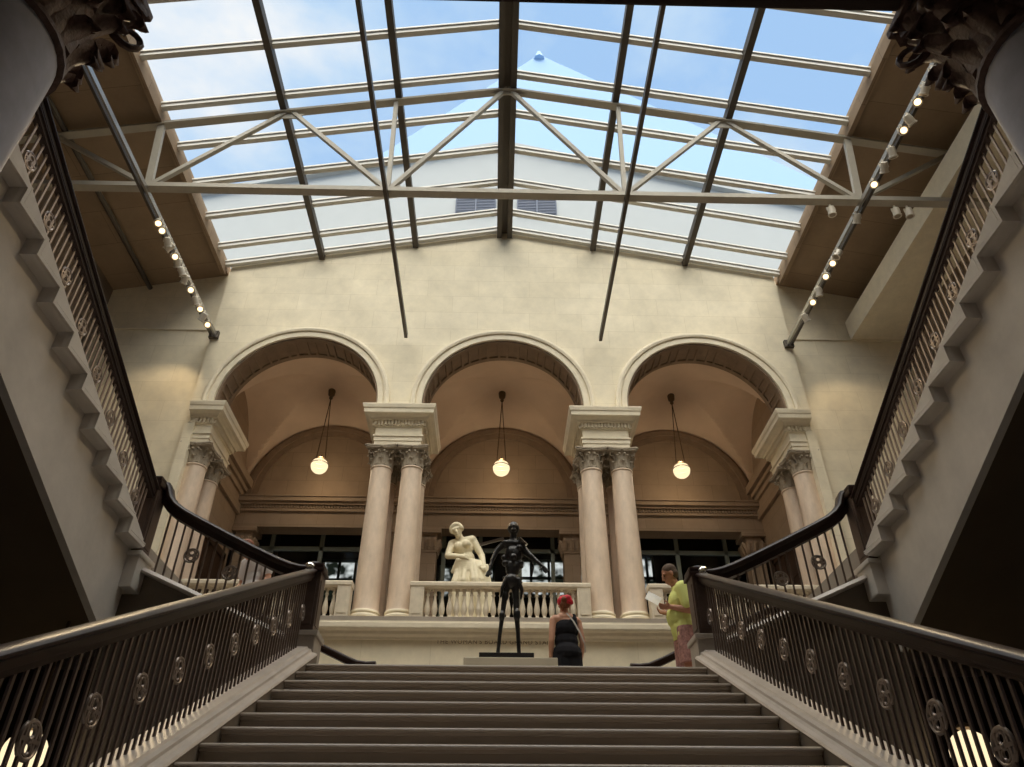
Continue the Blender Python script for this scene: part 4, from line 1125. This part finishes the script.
def woman():
    # seen from behind, facing the arcade
    t=thing('person','person with red headscarf and black sleeveless dress facing the arcade','person',(.82,9.95,ZN),None,rad(14))
    b=B()
    for s in (-1,1):
        x=s*.085
        b.caps([(x,-.02,.08),(x,-.035,.27),(x,.0,.46),(s*.085,0,.86)],[.036,.05,.055,.085]); b.caps([(x,-.03,.05),(x,.06,.04),(s*.095,.14,.032)],[.036,.034,.028])
    b.ball((0,-.02,.92),(.165,.135,.13)); b.ball((0,0,1.06),(.135,.105,.14)); b.ball((0,0,1.23),(.155,.11,.16)); b.caps([(-.145,0,1.345),(.145,0,1.345)],[.062,.062]); b.caps([(-.06,-.01,1.38),(.06,-.01,1.38)],[.06,.06])
    b.caps([(0,-.005,1.37),(0,.02,1.47)],[.052,.048])
    P=head(b,(0,.035,1.555),8,.95)
    for s in (-1,1):
        sh=Vector((s*.175,0,1.33)); el=Vector((s*.215,-.03,1.06)); wr=Vector((s*.20,.06,.83))
        b.caps([sh,el],[.05,.038]); b.caps([el,el.lerp(wr,.3),wr],[.038,.037,.025]); hand(b,wr,(0,.25,-1),(-s,0,0),1 if s<0 else -1,.45,.92)
    blob(b,'body',M['skin'],t,.0075); eyes(P,t)
    b=B(); b.ball(P(0,-.03,.035),(.086,.09,.092),14); b.ball(P(-.03,-.12,.03),(.05,.05,.05),12); b.caps([P(-.05,-.09,-.03),P(-.055,-.07,-.10)],[.04,.02])
    blob(b,'hair',M['hairred'],t,.008)
    b=B(); b.ball(P(0,-.02,.05),(.098,.105,.088),16); b.ball(P(.01,-.125,.045),(.062,.055,.055),12); b.caps([P(-.02,-.12,.02),P(.05,-.13,.01),P(.08,-.10,.0)],[.03,.035,.025])
    m=Matrix.Rotation(rad(-8),3,'X')
    blob(b,'headscarf',M['red'],t,.008,cuts=[(P(0,0,-.005),m@Vector((0,.25,-1))),(P(0,.085,0),(0,1,.1))])
    b=B(); b.ball((0,0,1.22),(.175,.13,.15)); b.ball((0,0,1.06),(.165,.13,.16)); b.ball((0,-.02,.90),(.20,.165,.16))
    b.caps([(-.06,-.01,.86),(-.08,0,.12)],[.14,.155]); b.caps([(.06,-.01,.86),(.08,0,.12)],[.14,.155]); b.caps([(0,-.01,.86),(0,0,.12)],[.15,.17])
    b.caps([(.10,-.06,1.28),(.105,-.03,1.40),(.10,.05,1.36)],[.045,.035,.03]); b.caps([(-.02,-.095,1.26),(.11,-.06,1.36)],[.03,.03])
    blob(b,'dress',M['blackcloth'],t,.009,cuts=[((0,0,.14),(0,0,-1))])
    pts=[(-.02,-.105,1.41),(.06,-.135,1.30),(.14,-.15,1.15),(.20,-.14,1.02),(.235,-.05,.93)]
    B().sweep([(-.010,-.003),(.010,-.003),(.010,.003),(-.010,.003)],pts,[((.9,0,.44),(0,1,0))]*5).build('bag_strap',M['strap'],t,local=True)
woman()
def visitor():
    # climbing past behind the left side railing, head bowed behind the handrail
    t=thing('person','person in a white top half hidden behind the left side railing bars','person',(-3.20,9.35,2.452),None,rad(150))
    b=B()
    for s in (-1,1):
        x=s*.09; b.caps([(x,-.02,.08),(x,-.03,.26),(x,.01,.45),(s*.085,0,.84)],[.038,.05,.056,.085]); b.caps([(x,-.03,.05),(s*.1,.14,.035)],[.038,.03])
    b.ball((0,0,.90),(.155,.12,.12)); b.ball((0,0,1.05),(.14,.11,.15)); b.ball((0,.02,1.20),(.16,.115,.15)); b.caps([(-.15,.02,1.29),(.15,.02,1.29)],[.062,.062]); b.caps([(0,.04,1.30),(0,.15,1.345)],[.052,.05])
    P=head(b,(0,.22,1.37),52,.95)
    for s in (-1,1):
        sh=Vector((s*.18,.02,1.28)); el=Vector((s*.225,-.01,1.02)); wr=Vector((s*.19,.14,.85)); b.caps([sh,el],[.05,.04]); b.caps([el,wr],[.04,.027]); hand(b,wr,(0,.5,-1),(-s,0,0),1 if s<0 else -1,.5,.92)
    blob(b,'body',M['skin'],t,.008); eyes(P,t)
    b=B(); m=Matrix.Rotation(rad(-52),4,'X'); b.ball(P(0,-.025,.04),(.085,.098,.09),14,m); b.ball(P(0,-.06,-.03),(.075,.05,.08),12,m)
    blob(b,'hair',M['hairred'],t,.008,cuts=[(P(0,.055,.04),m.to_3x3()@Vector((0,1,-.25)))])
    b=B(); b.ball((0,0,.92),(.185,.145,.14)); b.ball((0,0,1.05),(.17,.135,.17)); b.ball((0,.02,1.20),(.185,.14,.16)); b.caps([(-.16,.02,1.29),(.16,.02,1.29)],[.075,.075])
    for s in (-1,1): b.caps([(s*.18,.02,1.28),(s*.205,.005,1.12)],[.075,.07])
    blob(b,'top',M['whitecloth'],t,.009,cuts=[((0,0,.84),(0,0,-1)),((0,.05,1.355),(0,.2,1))])
    b=B(); b.caps([(-.10,-.135,1.25),(-.16,-.10,1.24)],[.035,.035]); blob(b,'pink_print',M['pink'],t,.009)
    b=B()
    for s in (-1,1): b.caps([(s*.085,0,.88),(s*.09,.0,.12)],[.11,.075])
    blob(b,'trousers',M['blackcloth'],t,.009,cuts=[((0,0,.12),(0,0,-1))])
visitor()

# ------------------------------------------------------------------ sky, sun
def world():
    w=bpy.data.worlds.new('World'); scn.world=w; w.use_nodes=True; nt=w.node_tree; N=nt.nodes; L=nt.links
    bg=N['Background']
    tc=N.new('ShaderNodeTexCoord'); mp=N.new('ShaderNodeMapping'); mp.inputs['Scale'].default_value=(1.2,1.2,2.4); mp.inputs['Location'].default_value=(.35,.1,.2)
    L.new(tc.outputs['Generated'],mp.inputs['Vector'])
    n=N.new('ShaderNodeTexNoise'); n.inputs['Scale'].default_value=2.4; n.inputs['Detail'].default_value=7; n.inputs['Roughness'].default_value=.55; L.new(mp.outputs[0],n.inputs['Vector'])
    r=N.new('ShaderNodeValToRGB'); e=r.color_ramp.elements
    e[0].position=.40; e[0].color=(.40,.62,.95,1); e[1].position=.66; e[1].color=(.97,.98,1.0,1)
    x=e.new(.52); x.color=(.58,.76,.98,1)
    L.new(n.outputs['Fac'],r.inputs['Fac']); L.new(r.outputs['Color'],bg.inputs['Color']); bg.inputs['Strength'].default_value=1.0
    s=bpy.data.lights.new('sun','SUN'); s.energy=7.6; s.angle=rad(75); s.color=(1,.92,.78)
    o=bpy.data.objects.new('sun',s); COL.objects.link(o); o.rotation_euler=Vector((0,.42,-.90)).to_track_quat('-Z','Y').to_euler()
world()

# ------------------------------------------------------------------ camera
def camera():
    f,pit,yaw,roll,cx=750.46,rad(35.314),rad(1.258),rad(.129),-.119
    fw=Vector((sin(yaw)*cos(pit),cos(yaw)*cos(pit),sin(pit))); r=Vector((cos(yaw),-sin(yaw),0)); u=r.cross(fw)
    r2=r*cos(roll)+u*sin(roll); u2=-r*sin(roll)+u*cos(roll)
    cd=bpy.data.cameras.new('camera'); cd.sensor_width=36; cd.sensor_fit='HORIZONTAL'; cd.lens=f/1024*36; cd.clip_start=.05; cd.clip_end=500
    o=bpy.data.objects.new('camera',cd); COL.objects.link(o)
    m=Matrix((r2,u2,-fw)).transposed().to_4x4(); m.translation=(cx,0,0); o.matrix_world=m
    scn.camera=o
camera()
vs=scn.view_settings; scn.display_settings.display_device='sRGB'
vs.view_transform='Standard'; vs.look='None'; vs.exposure=0.0; vs.gamma=1.0; vs.use_curve_mapping=False
scn.cycles.use_denoising=True; scn.cycles.max_bounces=8; scn.cycles.diffuse_bounces=5; scn.cycles.transparent_max_bounces=12; scn.cycles.sample_clamp_indirect=6
